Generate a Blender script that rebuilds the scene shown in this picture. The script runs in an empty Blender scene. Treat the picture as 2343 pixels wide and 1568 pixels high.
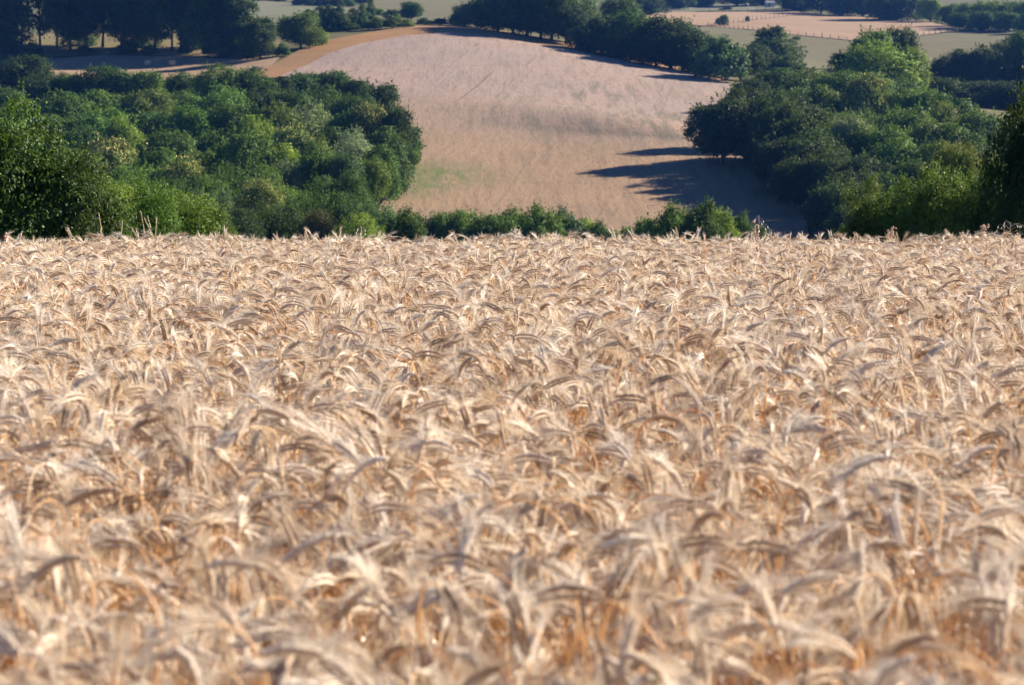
import bpy, math, random
import numpy as np
from mathutils import Vector, Matrix
from mathutils.geometry import delaunay_2d_cdt

sc = bpy.context.scene
COL = sc.collection
R = math.radians

# ------------------------------------------------------------------ camera
CAM_Z = 1.5
FPX = 5000.0                      # focal length in pixels of a 2342 px wide frame
KD = FPX / 6998.0                 # distances below are listed in units of 1/KD m
PITCH = math.degrees(math.atan(math.tan(math.radians(5.0)) / KD))
cam_d = bpy.data.cameras.new('camera')
cam = bpy.data.objects.new('camera', cam_d)
COL.objects.link(cam)
cam.location = (0, 0, CAM_Z)
cam.rotation_euler = (R(90 - PITCH), 0, 0)
cam_d.sensor_width = 36.0
cam_d.lens = 36.0 * FPX / 2342.0
cam_d.clip_start = 0.1
cam_d.clip_end = 9000
cam_d.dof.use_dof = True
cam_d.dof.focus_distance = 15.5
cam_d.dof.aperture_fstop = 7.6
sc.camera = cam

# ------------------------------------------------------------------ sky and sun
SUN_AZ, SUN_EL = 60.0, 25.5       # azimuth measured to the right of the view
world = bpy.data.worlds.new('World')
sc.world = world
world.use_nodes = True
wn = world.node_tree
bg = wn.nodes['Background']
sky = wn.nodes.new('ShaderNodeTexSky')
sky.sky_type = 'NISHITA'
sky.sun_disc = False
sky.sun_elevation = R(SUN_EL)
sky.sun_rotation = R(SUN_AZ)
sky.air_density = 0.7
sky.dust_density = 0.1
sky.ozone_density = 10.0
wn.links.new(sky.outputs[0], bg.inputs[0])
bg.inputs[1].default_value = 0.05
sun_d = bpy.data.lights.new('sun', 'SUN')
sun_d.energy = 5.0
sun_d.angle = R(0.53)
sun_d.color = (1.0, 0.87, 0.70)
sun = bpy.data.objects.new('sun', sun_d)
COL.objects.link(sun)
sdir = Vector((math.sin(R(SUN_AZ)) * math.cos(R(SUN_EL)), math.cos(R(SUN_AZ)) * math.cos(R(SUN_EL)), math.sin(R(SUN_EL))))
sun.rotation_euler = sdir.to_track_quat('Z', 'Y').to_euler()
sun.location = sdir * 100

# ------------------------------------------------------------------ exposure and render
vs = sc.view_settings
vs.view_transform = 'Standard'
vs.look = 'None'
vs.exposure = 1.55
vs.gamma = 1.0
vs.use_curve_mapping = False
cy = sc.cycles
cy.max_bounces = 8
cy.diffuse_bounces = 5
cy.glossy_bounces = 2
cy.transmission_bounces = 4
cy.transparent_max_bounces = 8
cy.volume_bounces = 0
cy.use_denoising = True
cy.caustics_reflective = False
cy.caustics_refractive = False

# ------------------------------------------------------------------ geometry of the view
CT, ST = math.cos(R(PITCH)), math.sin(R(PITCH))

def pix(u, v, d):
    """the point at forward distance d (m) that is seen at u, v of a 2342 x 1568 frame"""
    a, b = (u - 1171.0) / FPX, (784.0 - v) / FPX
    t = d / (CT + b * ST)
    return Vector((a * t, d, CAM_Z + (-ST + b * CT) * t))

# terrain: heights known along visible ground (u, v, d), and valley floor hidden by trees (u, height below camera, d)
SEEN = [(1200, 520, 400), (1200, 430, 450), (1200, 330, 520), (1200, 200, 620), (1200, 120, 700), (1150, 78, 755), (1000, 64, 765),
        (620, 165, 640), (700, 118, 690), (850, 82, 740), (850, 436, 440), (960, 380, 470), (1380, 116, 770), (1500, 150, 735),
        (1660, 190, 668), (1600, 320, 520), (1660, 385, 480), (1500, 520, 392), (1890, 540, 380),
        (350, 160, 678), (200, 156, 676), (560, 152, 668), (300, 116, 715), (550, 120, 705), (100, 108, 725), (-250, 112, 718),
        (650, 34, 1130), (600, 12, 1300), (750, 52, 1030), (860, 60, 880), (1000, 30, 1150), (1000, 6, 1350), (900, 47, 950),
        (300, 60, 950), (0, 30, 1150), (-250, 30, 1150), (200, 5, 1400),
        (1200, 30, 1150), (1400, 70, 950), (1400, 20, 1400), (1170, 0, 1600),
        (1618, 62, 1230), (1937, 94, 1080), (2079, 87, 1110), (2224, 71, 1190), (1512, 29, 1480), (1792, 22, 1500), (1900, 42, 1370),
        (2100, 55, 1300), (1700, 108, 1020), (1850, 146, 930), (2150, 142, 930), (2290, 82, 1130), (2200, 222, 760), (2340, 242, 740),
        (2120, 185, 840), (1760, 172, 800), (1540, 158, 790), (2300, 40, 1450), (2600, 40, 1450), (2600, 120, 950),
        (200, -10, 1800), (1000, -14, 1800), (1600, -8, 1800), (2300, -8, 1800), (2700, -8, 1800), (-300, -10, 1800)]
HID = [(1900, -15, 520), (2100, -19, 440), (2250, -22, 350), (2300, -19, 500), (2030, -6, 650), (1900, -21, 330), (2500, -20, 420),
       (100, -6.4, 80), (1200, -6.6, 80), (2200, -6.0, 80), (-250, -6.4, 80), (2500, -6, 80), (100, -11, 130), (1200, -11, 130), (2200, -10.5, 130), (-250, -11, 130), (2500, -10.5, 130),
       (300, -17.5, 220), (300, -17.5, 340), (300, -10.5, 520), (-200, -17, 220), (-200, -17, 340), (-200, -10, 520), (0, -4, 590),
       (800, -18.5, 350), (700, -7.5, 545), (600, -2.5, 605), (330, -2, 618), (650, -17.5, 430),
       (1200, -14.5, 190), (1200, -18.5, 290), (1200, -20, 350), (700, -16, 200), (1700, -14.5, 190), (1700, -19, 290), (2300, -15.5, 190),
       (2500, -22, 300)]
for uu in (-600, 0, 600, 1200, 1800, 2400, 3000):
    for dd, zz in ((26, -2.43), (32, -2.66), (42, -3.15), (55, -4.05)):
        HID.append((uu, zz, dd))

def tps_fit(pts):
    P = np.array([(p[0] / 100, p[1] / 100) for p in pts]); Z = np.array([p[2] for p in pts])
    n = len(P)
    r2 = ((P[:, None] - P[None]) ** 2).sum(-1)
    K = 0.5 * r2 * np.log(r2 + 1e-9) + np.eye(n) * 0.002
    Q = np.c_[np.ones(n), P]
    A = np.block([[K, Q], [Q.T, np.zeros((3, 3))]])
    w = np.linalg.solve(A, np.r_[Z, 0, 0, 0])
    return P, w
_pts = [tuple(pix(u, v, d * KD)) for u, v, d in SEEN]
_pts += [((u - 1171.0) / FPX * d * KD, d * KD, CAM_Z + z) for u, z, d in HID]
TP, TW = tps_fit(_pts)

FOLD = None
def wheat_ground(x, y):
    return -0.0490 * y + 0.012 * np.sin(x * 1.1 + 0.4) * np.sin(y * 0.55) + 0.010 * np.sin(x * 0.5 + 1.3)

def terrain(x, y):
    x = np.atleast_1d(np.asarray(x, float)); y = np.atleast_1d(np.asarray(y, float))
    dist = np.hypot(x, y)
    ang = np.clip(np.arctan2(x, y), -0.33, 0.33)
    dc = np.clip(dist, 1, 1250)
    far = dist > 1250
    inside = np.abs(np.arctan2(x, y)) <= 0.33
    xs = np.where(inside & ~far, x, dc * np.sin(ang)); ys = np.where(inside & ~far, y, dc * np.cos(ang))
    q = np.c_[xs, ys] / 100
    out = np.empty(len(xs))
    for i in range(0, len(xs), 4000):
        r2 = ((q[i:i + 4000, None] - TP[None]) ** 2).sum(-1)
        out[i:i + 4000] = (0.5 * r2 * np.log(r2 + 1e-9)) @ TW[:-3] + TW[-3] + q[i:i + 4000] @ TW[-2:]
    if FOLD is not None:      # the hillside rolls over a low terrace edge here
        t_ = np.interp(xs, FOLD[0], FOLD[1])
        w_ = np.exp(-((xs - 14) / 22.0) ** 2)
        out += w_ * (1.1 * np.exp(-((ys - t_ - 17) / 15.0) ** 2) - 0.35 * np.exp(-((ys - t_ + 4) / 9.0) ** 2))
    out += np.maximum(dist - 1250, 0) * 0.05
    t = np.clip((ys - 19.5) / 8.5, 0, 1); t = t * t * (3 - 2 * t)
    near = wheat_ground(np.where(np.abs(x) < 60, x, 0), np.where(y < 45, y, 45))
    return near * (1 - t) + out * t

def tz(x, y):
    return float(terrain([x], [y])[0])

def ground(u, v, d0=200, d1=1800):
    """where the line of sight through pixel u, v meets the hillside"""
    ds = np.concatenate([np.arange(d0 * KD, 640, 0.8), np.arange(640, d1 * KD, 1.5)])
    a, b = (u - 1171.0) / FPX, (784.0 - v) / FPX
    t = ds / (CT + b * ST)
    x, z = a * t, CAM_Z + (-ST + b * CT) * t
    h = z - terrain(x, ds)
    k = np.where(h < 0)[0]
    if len(k) == 0:
        return Vector((x[-1], ds[-1], tz(x[-1], ds[-1])))
    i = k[0]
    if i == 0:
        return Vector((x[0], ds[0], tz(x[0], ds[0])))
    f = h[i - 1] / (h[i - 1] - h[i])
    return Vector((x[i - 1] + f * (x[i] - x[i - 1]), ds[i - 1] + f * (ds[i] - ds[i - 1]), z[i - 1] + f * (z[i] - z[i - 1])))

# ------------------------------------------------------------------ object helpers
def mesh_np(name, verts, faces, mats=(), mat_idx=None, smooth=False):
    """verts (n,3); faces: an (m,3)/(m,4) array, or a list of faces"""
    me = bpy.data.meshes.new(name)
    if isinstance(faces, np.ndarray):
        k = faces.shape[1]; m = len(faces)
        me.vertices.add(len(verts)); me.vertices.foreach_set('co', np.asarray(verts, np.float32).ravel())
        me.loops.add(m * k); me.loops.foreach_set('vertex_index', faces.astype(np.int32).ravel())
        me.polygons.add(m); me.polygons.foreach_set('loop_start', np.arange(0, m * k, k, dtype=np.int32))
        me.polygons.foreach_set('loop_total', np.full(m, k, np.int32))
    else:
        me.from_pydata([tuple(v) for v in verts], [], faces)
    for m_ in mats:
        me.materials.append(m_)
    if mat_idx is not None:
        me.polygons.foreach_set('material_index', np.asarray(mat_idx, np.int32))
    me.polygons.foreach_set('use_smooth', np.full(len(me.polygons), smooth, bool))
    me.update(calc_edges=True)
    me.validate()
    return me

def link(name, data, parent=None):
    o = bpy.data.objects.new(name, data)
    COL.objects.link(o)
    if parent:
        o.parent = parent
    return o

def tag(o, label=None, cat=None, group=None, kind=None):
    if label: o['label'] = label
    if cat: o['category'] = cat
    if group: o['group'] = group
    if kind: o['kind'] = kind
    return o

def part_copy(src, parent):
    c = src.copy(); COL.objects.link(c); c.parent = parent
    return c

class MB:
    """collects tubes, boxes and blobs into one mesh"""
    def __init__(s): s.v, s.f, s.n = [], [], 0
    def add(s, v, f):
        v = np.asarray(v, float)
        s.v.append(v); s.f += [tuple(i + s.n for i in q) for q in f]; s.n += len(v)
    def tube(s, pts, rad, sides=6, cap=True):
        pts = np.asarray(pts, float); n = len(pts)
        rad = np.broadcast_to(np.asarray(rad, float), (n,))
        T = np.gradient(pts, axis=0); T /= np.linalg.norm(T, axis=1)[:, None] + 1e-12
        ref = np.array([0.13, 1.0, 0.07]) if abs(T[0][1]) < 0.9 else np.array([1.0, 0.1, 0])
        A = np.cross(T, ref); A /= np.linalg.norm(A, axis=1)[:, None] + 1e-12
        B = np.cross(T, A)
        ang = np.arange(sides) * 2 * math.pi / sides
        V = pts[:, None] + rad[:, None, None] * (np.cos(ang)[None, :, None] * A[:, None] + np.sin(ang)[None, :, None] * B[:, None])
        f = []
        for i in range(n - 1):
            for j in range(sides):
                k = (j + 1) % sides
                f.append((i * sides + j, i * sides + k, (i + 1) * sides + k, (i + 1) * sides + j))
        if cap:
            f.append(tuple(range(sides - 1, -1, -1))); f.append(tuple((n - 1) * sides + j for j in range(sides)))
        s.add(V.reshape(-1, 3), f)
    def box(s, c, size, rz=0.0):
        hx, hy, hz = [q / 2 for q in size]; co, si = math.cos(rz), math.sin(rz)
        V = [(c[0] + x * co - y * si, c[1] + x * si + y * co, c[2] + z) for x, y, z in
             [(-hx, -hy, -hz), (hx, -hy, -hz), (hx, hy, -hz), (-hx, hy, -hz), (-hx, -hy, hz), (hx, -hy, hz), (hx, hy, hz), (-hx, hy, hz)]]
        s.add(V, [(0, 3, 2, 1), (4, 5, 6, 7), (0, 1, 5, 4), (1, 2, 6, 5), (2, 3, 7, 6), (3, 0, 4, 7)])
    def spindle(s, p, axis, L, w, sides=5, side=None, flat=1.0):
        """a pointed grain shape starting at p"""
        p = np.asarray(p, float); a = np.asarray(axis, float); a = a / np.linalg.norm(a)
        ref = np.asarray(side if side is not None else (0.3, 0.9, 0.2), float)
        A = ref - a * ref.dot(a); A /= np.linalg.norm(A) + 1e-12
        B = np.cross(a, A)
        V = [p]
        for t, r in ((0.28, 1.0), (0.66, 0.8)):
            for j in range(sides):
                q = j * 2 * math.pi / sides
                V.append(p + a * L * t + w * 0.5 * r * (A * math.cos(q) + B * math.sin(q) * flat))
        V.append(p + a * L)
        f = []
        for j in range(sides):
            k = (j + 1) % sides
            f += [(0, 1 + k, 1 + j), (1 + j, 1 + k, 1 + sides + k, 1 + sides + j), (1 + sides + j, 1 + sides + k, 1 + 2 * sides)]
        s.add(V, f)
    def ribbon(s, pts, wid, side):
        pts = np.asarray(pts, float); n = len(pts)
        wid = np.broadcast_to(np.asarray(wid, float), (n,)); side = np.asarray(side, float)
        side = np.broadcast_to(side, (n, 3))
        V = np.concatenate([pts - side * wid[:, None] / 2, pts + side * wid[:, None] / 2])
        s.add(V, [(i, i + 1, n + i + 1, n + i) for i in range(n - 1)])
    def mesh(s, name, mats=(), smooth=False):
        return mesh_np(name, np.concatenate(s.v), s.f, mats, None, smooth)

# ------------------------------------------------------------------ materials
def new_mat(name):
    m = bpy.data.materials.new(name); m.use_nodes = True
    nt = m.node_tree; p = nt.nodes['Principled BSDF']
    return m, nt, p

def nd(nt, typ, **kw):
    n = nt.nodes.new(typ)
    for k, v in kw.items():
        setattr(n, k, v)
    return n

def mixc(nt, fac, a, b, blend='MIX'):
    n = nd(nt, 'ShaderNodeMix', data_type='RGBA', blend_type=blend)
    for s, val in ((n.inputs[0], fac), (n.inputs[6], a), (n.inputs[7], b)):
        if hasattr(val, 'is_linked') or isinstance(val, bpy.types.NodeSocket):
            nt.links.new(val, s)
        elif isinstance(val, (int, float)):
            s.default_value = val
        else:
            s.default_value = (*val, 1.0)
    return n.outputs[2]

def ramp(nt, fac, stops):
    n = nd(nt, 'ShaderNodeValToRGB')
    e = n.color_ramp.elements
    while len(e) < len(stops): e.new(0.5)
    for el, (p, c) in zip(e, stops):
        el.position = p
        el.color = (*c, 1) if len(c) == 3 else c
    nt.links.new(fac, n.inputs[0])
    return n.outputs[0]

def noise(nt, scale, detail=4, rough=0.55, vec=None, stretch=None, rotz=0.0):
    n = nd(nt, 'ShaderNodeTexNoise'); n.inputs['Scale'].default_value = scale
    n.inputs['Detail'].default_value = detail; n.inputs['Roughness'].default_value = rough
    tc = nd(nt, 'ShaderNodeTexCoord')
    src = tc.outputs['Object'] if vec is None else vec
    if stretch:
        mp = nd(nt, 'ShaderNodeMapping'); mp.inputs['Scale'].default_value = stretch; mp.inputs['Rotation'].default_value = (0, 0, rotz)
        nt.links.new(src, mp.inputs[0]); src = mp.outputs[0]
    nt.links.new(src, n.inputs['Vector'])
    return n.outputs['Fac']

def math_n(nt, op, a, b=None):
    n = nd(nt, 'ShaderNodeMath', operation=op)
    for s, v in zip(n.inputs, (a, b)):
        if v is None: continue
        if isinstance(v, bpy.types.NodeSocket): nt.links.new(v, s)
        else: s.default_value = v
    return n.outputs[0]

def foliage_mat(name, trans=0.22, gloss=0.25, rough=0.5):
    m, nt, p = new_mat(name)
    oi = nd(nt, 'ShaderNodeObjectInfo')
    at = nd(nt, 'ShaderNodeAttribute', attribute_name='tint')
    f = nd(nt, 'ShaderNodeHueSaturation')
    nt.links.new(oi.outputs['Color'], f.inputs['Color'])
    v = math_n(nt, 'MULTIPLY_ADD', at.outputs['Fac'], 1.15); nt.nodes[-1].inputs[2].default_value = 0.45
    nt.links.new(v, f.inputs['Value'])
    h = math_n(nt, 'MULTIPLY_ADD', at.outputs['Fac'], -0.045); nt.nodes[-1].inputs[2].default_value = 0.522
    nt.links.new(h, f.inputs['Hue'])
    nt.links.new(f.outputs[0], p.inputs['Base Color'])
    p.inputs['Roughness'].default_value = rough
    p.inputs['Specular IOR Level'].default_value = gloss
    tr = nd(nt, 'ShaderNodeBsdfTranslucent')
    tc = mixc(nt, 0.45, f.outputs[0], (0.16, 0.22, 0.015))
    nt.links.new(tc, tr.inputs[0])
    mx = nd(nt, 'ShaderNodeMixShader'); mx.inputs[0].default_value = trans
    nt.links.new(p.outputs[0], mx.inputs[1]); nt.links.new(tr.outputs[0], mx.inputs[2])
    nt.links.new(mx.outputs[0], nt.nodes['Material Output'].inputs[0])
    return m

def plain_mat(name, c1, c2, scale, rough=0.85, spec=0.2, detail=4, lo=0.35, hi=0.65):
    m, nt, p = new_mat(name)
    n = noise(nt, scale, detail)
    nt.links.new(ramp(nt, n, [(lo, c1), (hi, c2)]), p.inputs['Base Color'])
    p.inputs['Roughness'].default_value = rough
    p.inputs['Specular IOR Level'].default_value = spec
    return m

M = {}
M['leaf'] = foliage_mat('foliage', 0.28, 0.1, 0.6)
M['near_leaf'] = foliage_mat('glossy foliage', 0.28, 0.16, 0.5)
M['bark'] = plain_mat('bark', (0.05, 0.04, 0.03), (0.12, 0.10, 0.08), 3.0)
M['blossom'] = plain_mat('chestnut catkins', (0.58, 0.48, 0.15), (0.72, 0.62, 0.28), 1.5)

def straw_mat(name, a, b, c, rough=0.55, spec=0.35, trans=0.0):
    m, nt, p = new_mat(name)
    oi = nd(nt, 'ShaderNodeObjectInfo')
    at = nd(nt, 'ShaderNodeAttribute', attribute_name='rnd')
    fr = math_n(nt, 'FRACT', math_n(nt, 'ADD', at.outputs['Fac'], oi.outputs['Random']))
    col = ramp(nt, fr, [(0.0, a), (0.5, b), (1.0, c)])
    n = noise(nt, 40.0, 3)
    col = mixc(nt, math_n(nt, 'MULTIPLY', n, 0.25), col, tuple(q * 0.6 for q in a), 'MIX')
    nt.links.new(col, p.inputs['Base Color'])
    p.inputs['Roughness'].default_value = rough
    p.inputs['Specular IOR Level'].default_value = spec
    if trans:
        tr = nd(nt, 'ShaderNodeBsdfTranslucent'); nt.links.new(col, tr.inputs[0])
        mx = nd(nt, 'ShaderNodeMixShader'); mx.inputs[0].default_value = trans
        nt.links.new(p.outputs[0], mx.inputs[1]); nt.links.new(tr.outputs[0], mx.inputs[2])
        nt.links.new(mx.outputs[0], nt.nodes['Material Output'].inputs[0])
    return m
M['stem'] = straw_mat('wheat stem', (0.78, 0.47, 0.20), (0.86, 0.60, 0.32), (0.92, 0.75, 0.51), 0.45, 0.4, 0.35)
M['ear'] = straw_mat('wheat ear', (0.46, 0.32, 0.20), (0.67, 0.53, 0.39), (0.86, 0.77, 0.65), 0.55, 0.35, 0.14)
M['awn'] = straw_mat('wheat awn', (0.89, 0.78, 0.63), (0.93, 0.86, 0.75), (0.96, 0.93, 0.88), 0.4, 0.5, 0.5)
M['dry_leaf'] = straw_mat('dry wheat leaf', (0.80, 0.58, 0.34), (0.90, 0.80, 0.66), (0.96, 0.94, 0.92), 0.4, 0.5, 0.45)

# ------------------------------------------------------------------ terrain sheet
def build_terrain():
    ds = np.concatenate([np.linspace(0.6, 60, 60), np.geomspace(61.5, 1250, 170), np.geomspace(1300, 6000, 14)])
    an = np.concatenate([np.linspace(-math.pi, -0.36, 30)[:-1], np.linspace(-0.36, 0.36, 90), np.linspace(0.36, math.pi, 30)[1:-1]])
    A, D = np.meshgrid(an, ds)
    x, y = (D * np.sin(A)).ravel(), (D * np.cos(A)).ravel()
    z = terrain(x, y)
    na, nd_ = len(an), len(ds)
    i = np.arange(nd_ - 1)[:, None] * na; j = np.arange(na)[None]
    k = (j + 1) % na
    F = np.stack([i + j, i + k, i + na + k, i + na + j], -1).reshape(-1, 4)[:, ::-1]
    V = np.c_[x, y, z]
    V = np.vstack([V, [[0, 0, float(terrain([0], [0.1])[0])]]])
    me = mesh_np('terrain', V, F.copy(), [M['ground']], None, True)
    o = link('ground', me)
    tag(o, 'rough grassy valley ground under woods and fields', 'ground', kind='structure')
    return o

M['ground'] = plain_mat('rough grass', (0.06, 0.075, 0.03), (0.13, 0.115, 0.055), 0.12, 0.9, 0.1, 6)

def field_sheet(name, poly, mat, lift=0.45, step=7.0, d0=200, attrs=None, label=None):
    """a field laid over the hillside; poly in picture points on the visible ground"""
    W = [ground(*p, d0=d0) if len(p) == 2 else Vector((((p[0] - 1171.0) / FPX) * p[2] * KD, p[2] * KD, 0)) for p in poly]
    xy = []
    for a, b in zip(W, W[1:] + W[:1]):
        n = max(1, int((b - a).length / step))
        for k in range(n):
            t = k / n
            xy.append(Vector((a.x + (b.x - a.x) * t, a.y + (b.y - a.y) * t)))
    nb = len(xy)
    P = np.array([tuple(q) for q in xy])
    x0, y0 = P.min(0); x1, y1 = P.max(0)
    gx, gy = np.meshgrid(np.arange(x0, x1, step), np.arange(y0, y1, step))
    g = np.c_[gx.ravel(), gy.ravel()] + np.random.RandomState(1).uniform(-0.2, 0.2, (gx.size, 2)) * step
    ins = np.zeros(len(g), bool)
    for a, b in zip(P, np.roll(P, -1, 0)):
        c = (a[1] > g[:, 1]) != (b[1] > g[:, 1])
        with np.errstate(divide='ignore', invalid='ignore'):
            xi = (b[0] - a[0]) * (g[:, 1] - a[1]) / (b[1] - a[1]) + a[0]
        ins ^= c & (g[:, 0] < xi)
    g = g[ins]
    allp = xy + [Vector(q) for q in g]
    v2, _, f2, *_ = delaunay_2d_cdt(allp, [], [list(range(nb))], 1, 1e-4)
    V = np.array([(q.x, q.y) for q in v2])
    z = terrain(V[:, 0], V[:, 1]) + lift
    me = mesh_np(name, np.c_[V, z], [tuple(q) for q in f2], [mat], None, True)
    # face up
    if len(me.polygons) and sum(p.normal.z for p in me.polygons) < 0:
        me.flip_normals()
    if attrs:
        for an_, fn in attrs.items():
            at = me.attributes.new(an_, 'FLOAT', 'POINT')
            at.data.foreach_set('value', fn(V[:, 0], V[:, 1]).astype(np.float32))
    o = link(name, me)
    tag(o, label, None, kind='structure')
    return o

def blob(u, v, ru, rd):
    """a soft patch on the hillside round the ground seen at u, v; half-widths in metres across and in depth"""
    g = ground(u, v)
    return lambda x, y: np.exp(-(((x - g.x) / ru) ** 2 + ((y - g.y) / rd) ** 2))

def crop_mat(name, top, low, weed, green):
    m, nt, p = new_mat(name)
    ge = nd(nt, 'ShaderNodeAttribute', attribute_name='upper')
    we = nd(nt, 'ShaderNodeAttribute', attribute_name='weeds')
    gr = nd(nt, 'ShaderNodeAttribute', attribute_name='green')
    fo = nd(nt, 'ShaderNodeAttribute', attribute_name='fold')
    base = mixc(nt, ge.outputs['Fac'], low, top)
    n1 = noise(nt, 1.0, 5, 0.6, stretch=(0.8, 0.05, 0.1), rotz=0.12)      # drill rows up the slope
    n2 = noise(nt, 0.03, 4, 0.6)
    n3 = noise(nt, 1.6, 4, 0.7, stretch=(1.0, 0.16, 1.0))
    f = ramp(nt, n1, [(0.36, (0.66, 0.64, 0.62)), (0.50, (1, 1, 1)), (0.66, (1.12, 1.08, 1.02))])
    base = mixc(nt, 0.45, base, f, 'MULTIPLY')
    f = ramp(nt, n2, [(0.3, (0.86, 0.88, 0.92)), (0.7, (1.1, 1.02, 0.95))])
    base = mixc(nt, 0.8, base, f, 'MULTIPLY')
    f = ramp(nt, n3, [(0.34, (0.62, 0.60, 0.58)), (0.5, (1, 1, 1)), (0.66, (1.15, 1.12, 1.08))])
    base = mixc(nt, 0.45, base, f, 'MULTIPLY')
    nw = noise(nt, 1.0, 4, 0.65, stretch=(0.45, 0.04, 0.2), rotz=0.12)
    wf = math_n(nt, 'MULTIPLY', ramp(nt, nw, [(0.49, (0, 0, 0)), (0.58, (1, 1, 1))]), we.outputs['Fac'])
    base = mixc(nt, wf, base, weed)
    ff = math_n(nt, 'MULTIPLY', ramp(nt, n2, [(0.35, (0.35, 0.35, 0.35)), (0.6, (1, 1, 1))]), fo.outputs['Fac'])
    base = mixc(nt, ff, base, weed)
    tc_ = nd(nt, 'ShaderNodeTexCoord'); mp_ = nd(nt, 'ShaderNodeMapping'); mp_.inputs['Rotation'].default_value = (0, 0, 0.12)
    nt.links.new(tc_.outputs['Object'], mp_.inputs[0])
    sx = nd(nt, 'ShaderNodeSeparateXYZ'); nt.links.new(mp_.outputs[0], sx.inputs[0])
    fr = math_n(nt, 'FRACT', math_n(nt, 'MULTIPLY', sx.outputs[0], 1 / 15.0))
    tl = math_n(nt, 'LESS_THAN', math_n(nt, 'ABSOLUTE', math_n(nt, 'SUBTRACT', math_n(nt, 'ABSOLUTE', math_n(nt, 'SUBTRACT', fr, 0.5)), 0.06)), 0.016)
    tl = math_n(nt, 'MULTIPLY', tl, ramp(nt, nw, [(0.42, (0.0, 0.0, 0.0)), (0.62, (0.4, 0.4, 0.4))]))
    base = mixc(nt, tl, base, weed)
    ng_ = noise(nt, 0.7, 5, 0.75, stretch=(1.0, 0.35, 1.0))
    gf = math_n(nt, 'MULTIPLY', ramp(nt, ng_, [(0.40, (0.12, 0.12, 0.12)), (0.54, (1, 1, 1))]), gr.outputs['Fac'])
    base = mixc(nt, gf, base, green)
    nt.links.new(base, p.inputs['Base Color'])
    p.inputs['Roughness'].default_value = 0.9
    p.inputs['Specular IOR Level'].default_value = 0.1
    bp = nd(nt, 'ShaderNodeBump'); bp.inputs['Strength'].default_value = 0.25; bp.inputs['Distance'].default_value = 0.5
    nt.links.new(n3, bp.inputs['Height']); nt.links.new(bp.outputs[0], p.inputs['Normal'])
    return m

def meadow_mat(name, a, b, c, fine=0.5):
    m, nt, p = new_mat(name)
    n1 = noise(nt, 0.02, 4); n2 = noise(nt, fine, 4, 0.7); n3 = noise(nt, 1.0, 3, 0.6, stretch=(0.01, 0.12, 0.05))
    col = ramp(nt, n1, [(0.3, a), (0.5, b), (0.72, c)])
    col = mixc(nt, 0.6, col, ramp(nt, n2, [(0.3, (0.75, 0.75, 0.72)), (0.7, (1.15, 1.12, 1.1))]), 'MULTIPLY')
    col = mixc(nt, 0.5, col, ramp(nt, n3, [(0.3, (0.82, 0.82, 0.82)), (0.7, (1.1, 1.1, 1.1))]), 'MULTIPLY')
    nt.links.new(col, p.inputs['Base Color'])
    p.inputs['Roughness'].default_value = 0.95; p.inputs['Specular IOR Level'].default_value = 0.05
    return m

g_line = [ground(930, 268), ground(1250, 300), ground(1580, 325)]
FOLD = ([g.x for g in g_line], [g.y for g in g_line])
build_terrain()
M['crop'] = crop_mat('ripe crop', (0.286, 0.227, 0.198), (0.258, 0.186, 0.123), (0.120, 0.112, 0.082), (0.120, 0.140, 0.052))
M['verge'] = meadow_mat('dry orange verge', (0.24, 0.135, 0.068), (0.275, 0.165, 0.085), (0.265, 0.18, 0.10), 0.3)
M['pasture'] = meadow_mat('grey green pasture', (0.125, 0.122, 0.070), (0.145, 0.137, 0.080), (0.16, 0.145, 0.083), 0.25)
M['tan'] = meadow_mat('mown tan field', (0.28, 0.195, 0.125), (0.31, 0.222, 0.148), (0.32, 0.235, 0.165), 0.2)
M['pale_green'] = meadow_mat('pale green field', (0.145, 0.16, 0.10), (0.165, 0.175, 0.11), (0.185, 0.18, 0.12), 0.2)
M['olive'] = meadow_mat('dry olive meadow', (0.15, 0.135, 0.065), (0.20, 0.17, 0.085), (0.25, 0.20, 0.11), 0.3)

def upper_fn(x, y):
    t = np.interp(x, [g.x for g in g_line], [g.y for g in g_line])
    return np.clip((y - t) / 70 + 0.35, 0, 1)
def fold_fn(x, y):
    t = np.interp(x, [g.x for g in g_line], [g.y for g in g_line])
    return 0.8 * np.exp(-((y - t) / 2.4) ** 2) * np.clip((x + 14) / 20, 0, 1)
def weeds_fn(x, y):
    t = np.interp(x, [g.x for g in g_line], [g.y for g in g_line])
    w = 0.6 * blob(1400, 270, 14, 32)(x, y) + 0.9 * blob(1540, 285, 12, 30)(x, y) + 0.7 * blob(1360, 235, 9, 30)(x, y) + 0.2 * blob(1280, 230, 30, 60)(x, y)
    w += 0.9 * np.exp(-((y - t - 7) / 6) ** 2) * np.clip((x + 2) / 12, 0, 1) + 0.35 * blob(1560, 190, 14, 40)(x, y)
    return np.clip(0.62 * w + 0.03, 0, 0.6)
def green_fn(x, y):
    return np.clip(1.4 * blob(860, 434, 8, 9)(x, y) + 1.3 * blob(935, 406, 9, 8)(x, y) + 0.35 * blob(1010, 400, 8, 9)(x, y) + 0.6 * blob(1113, 90, 3.0, 5)(x, y), 0, 1)

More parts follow.
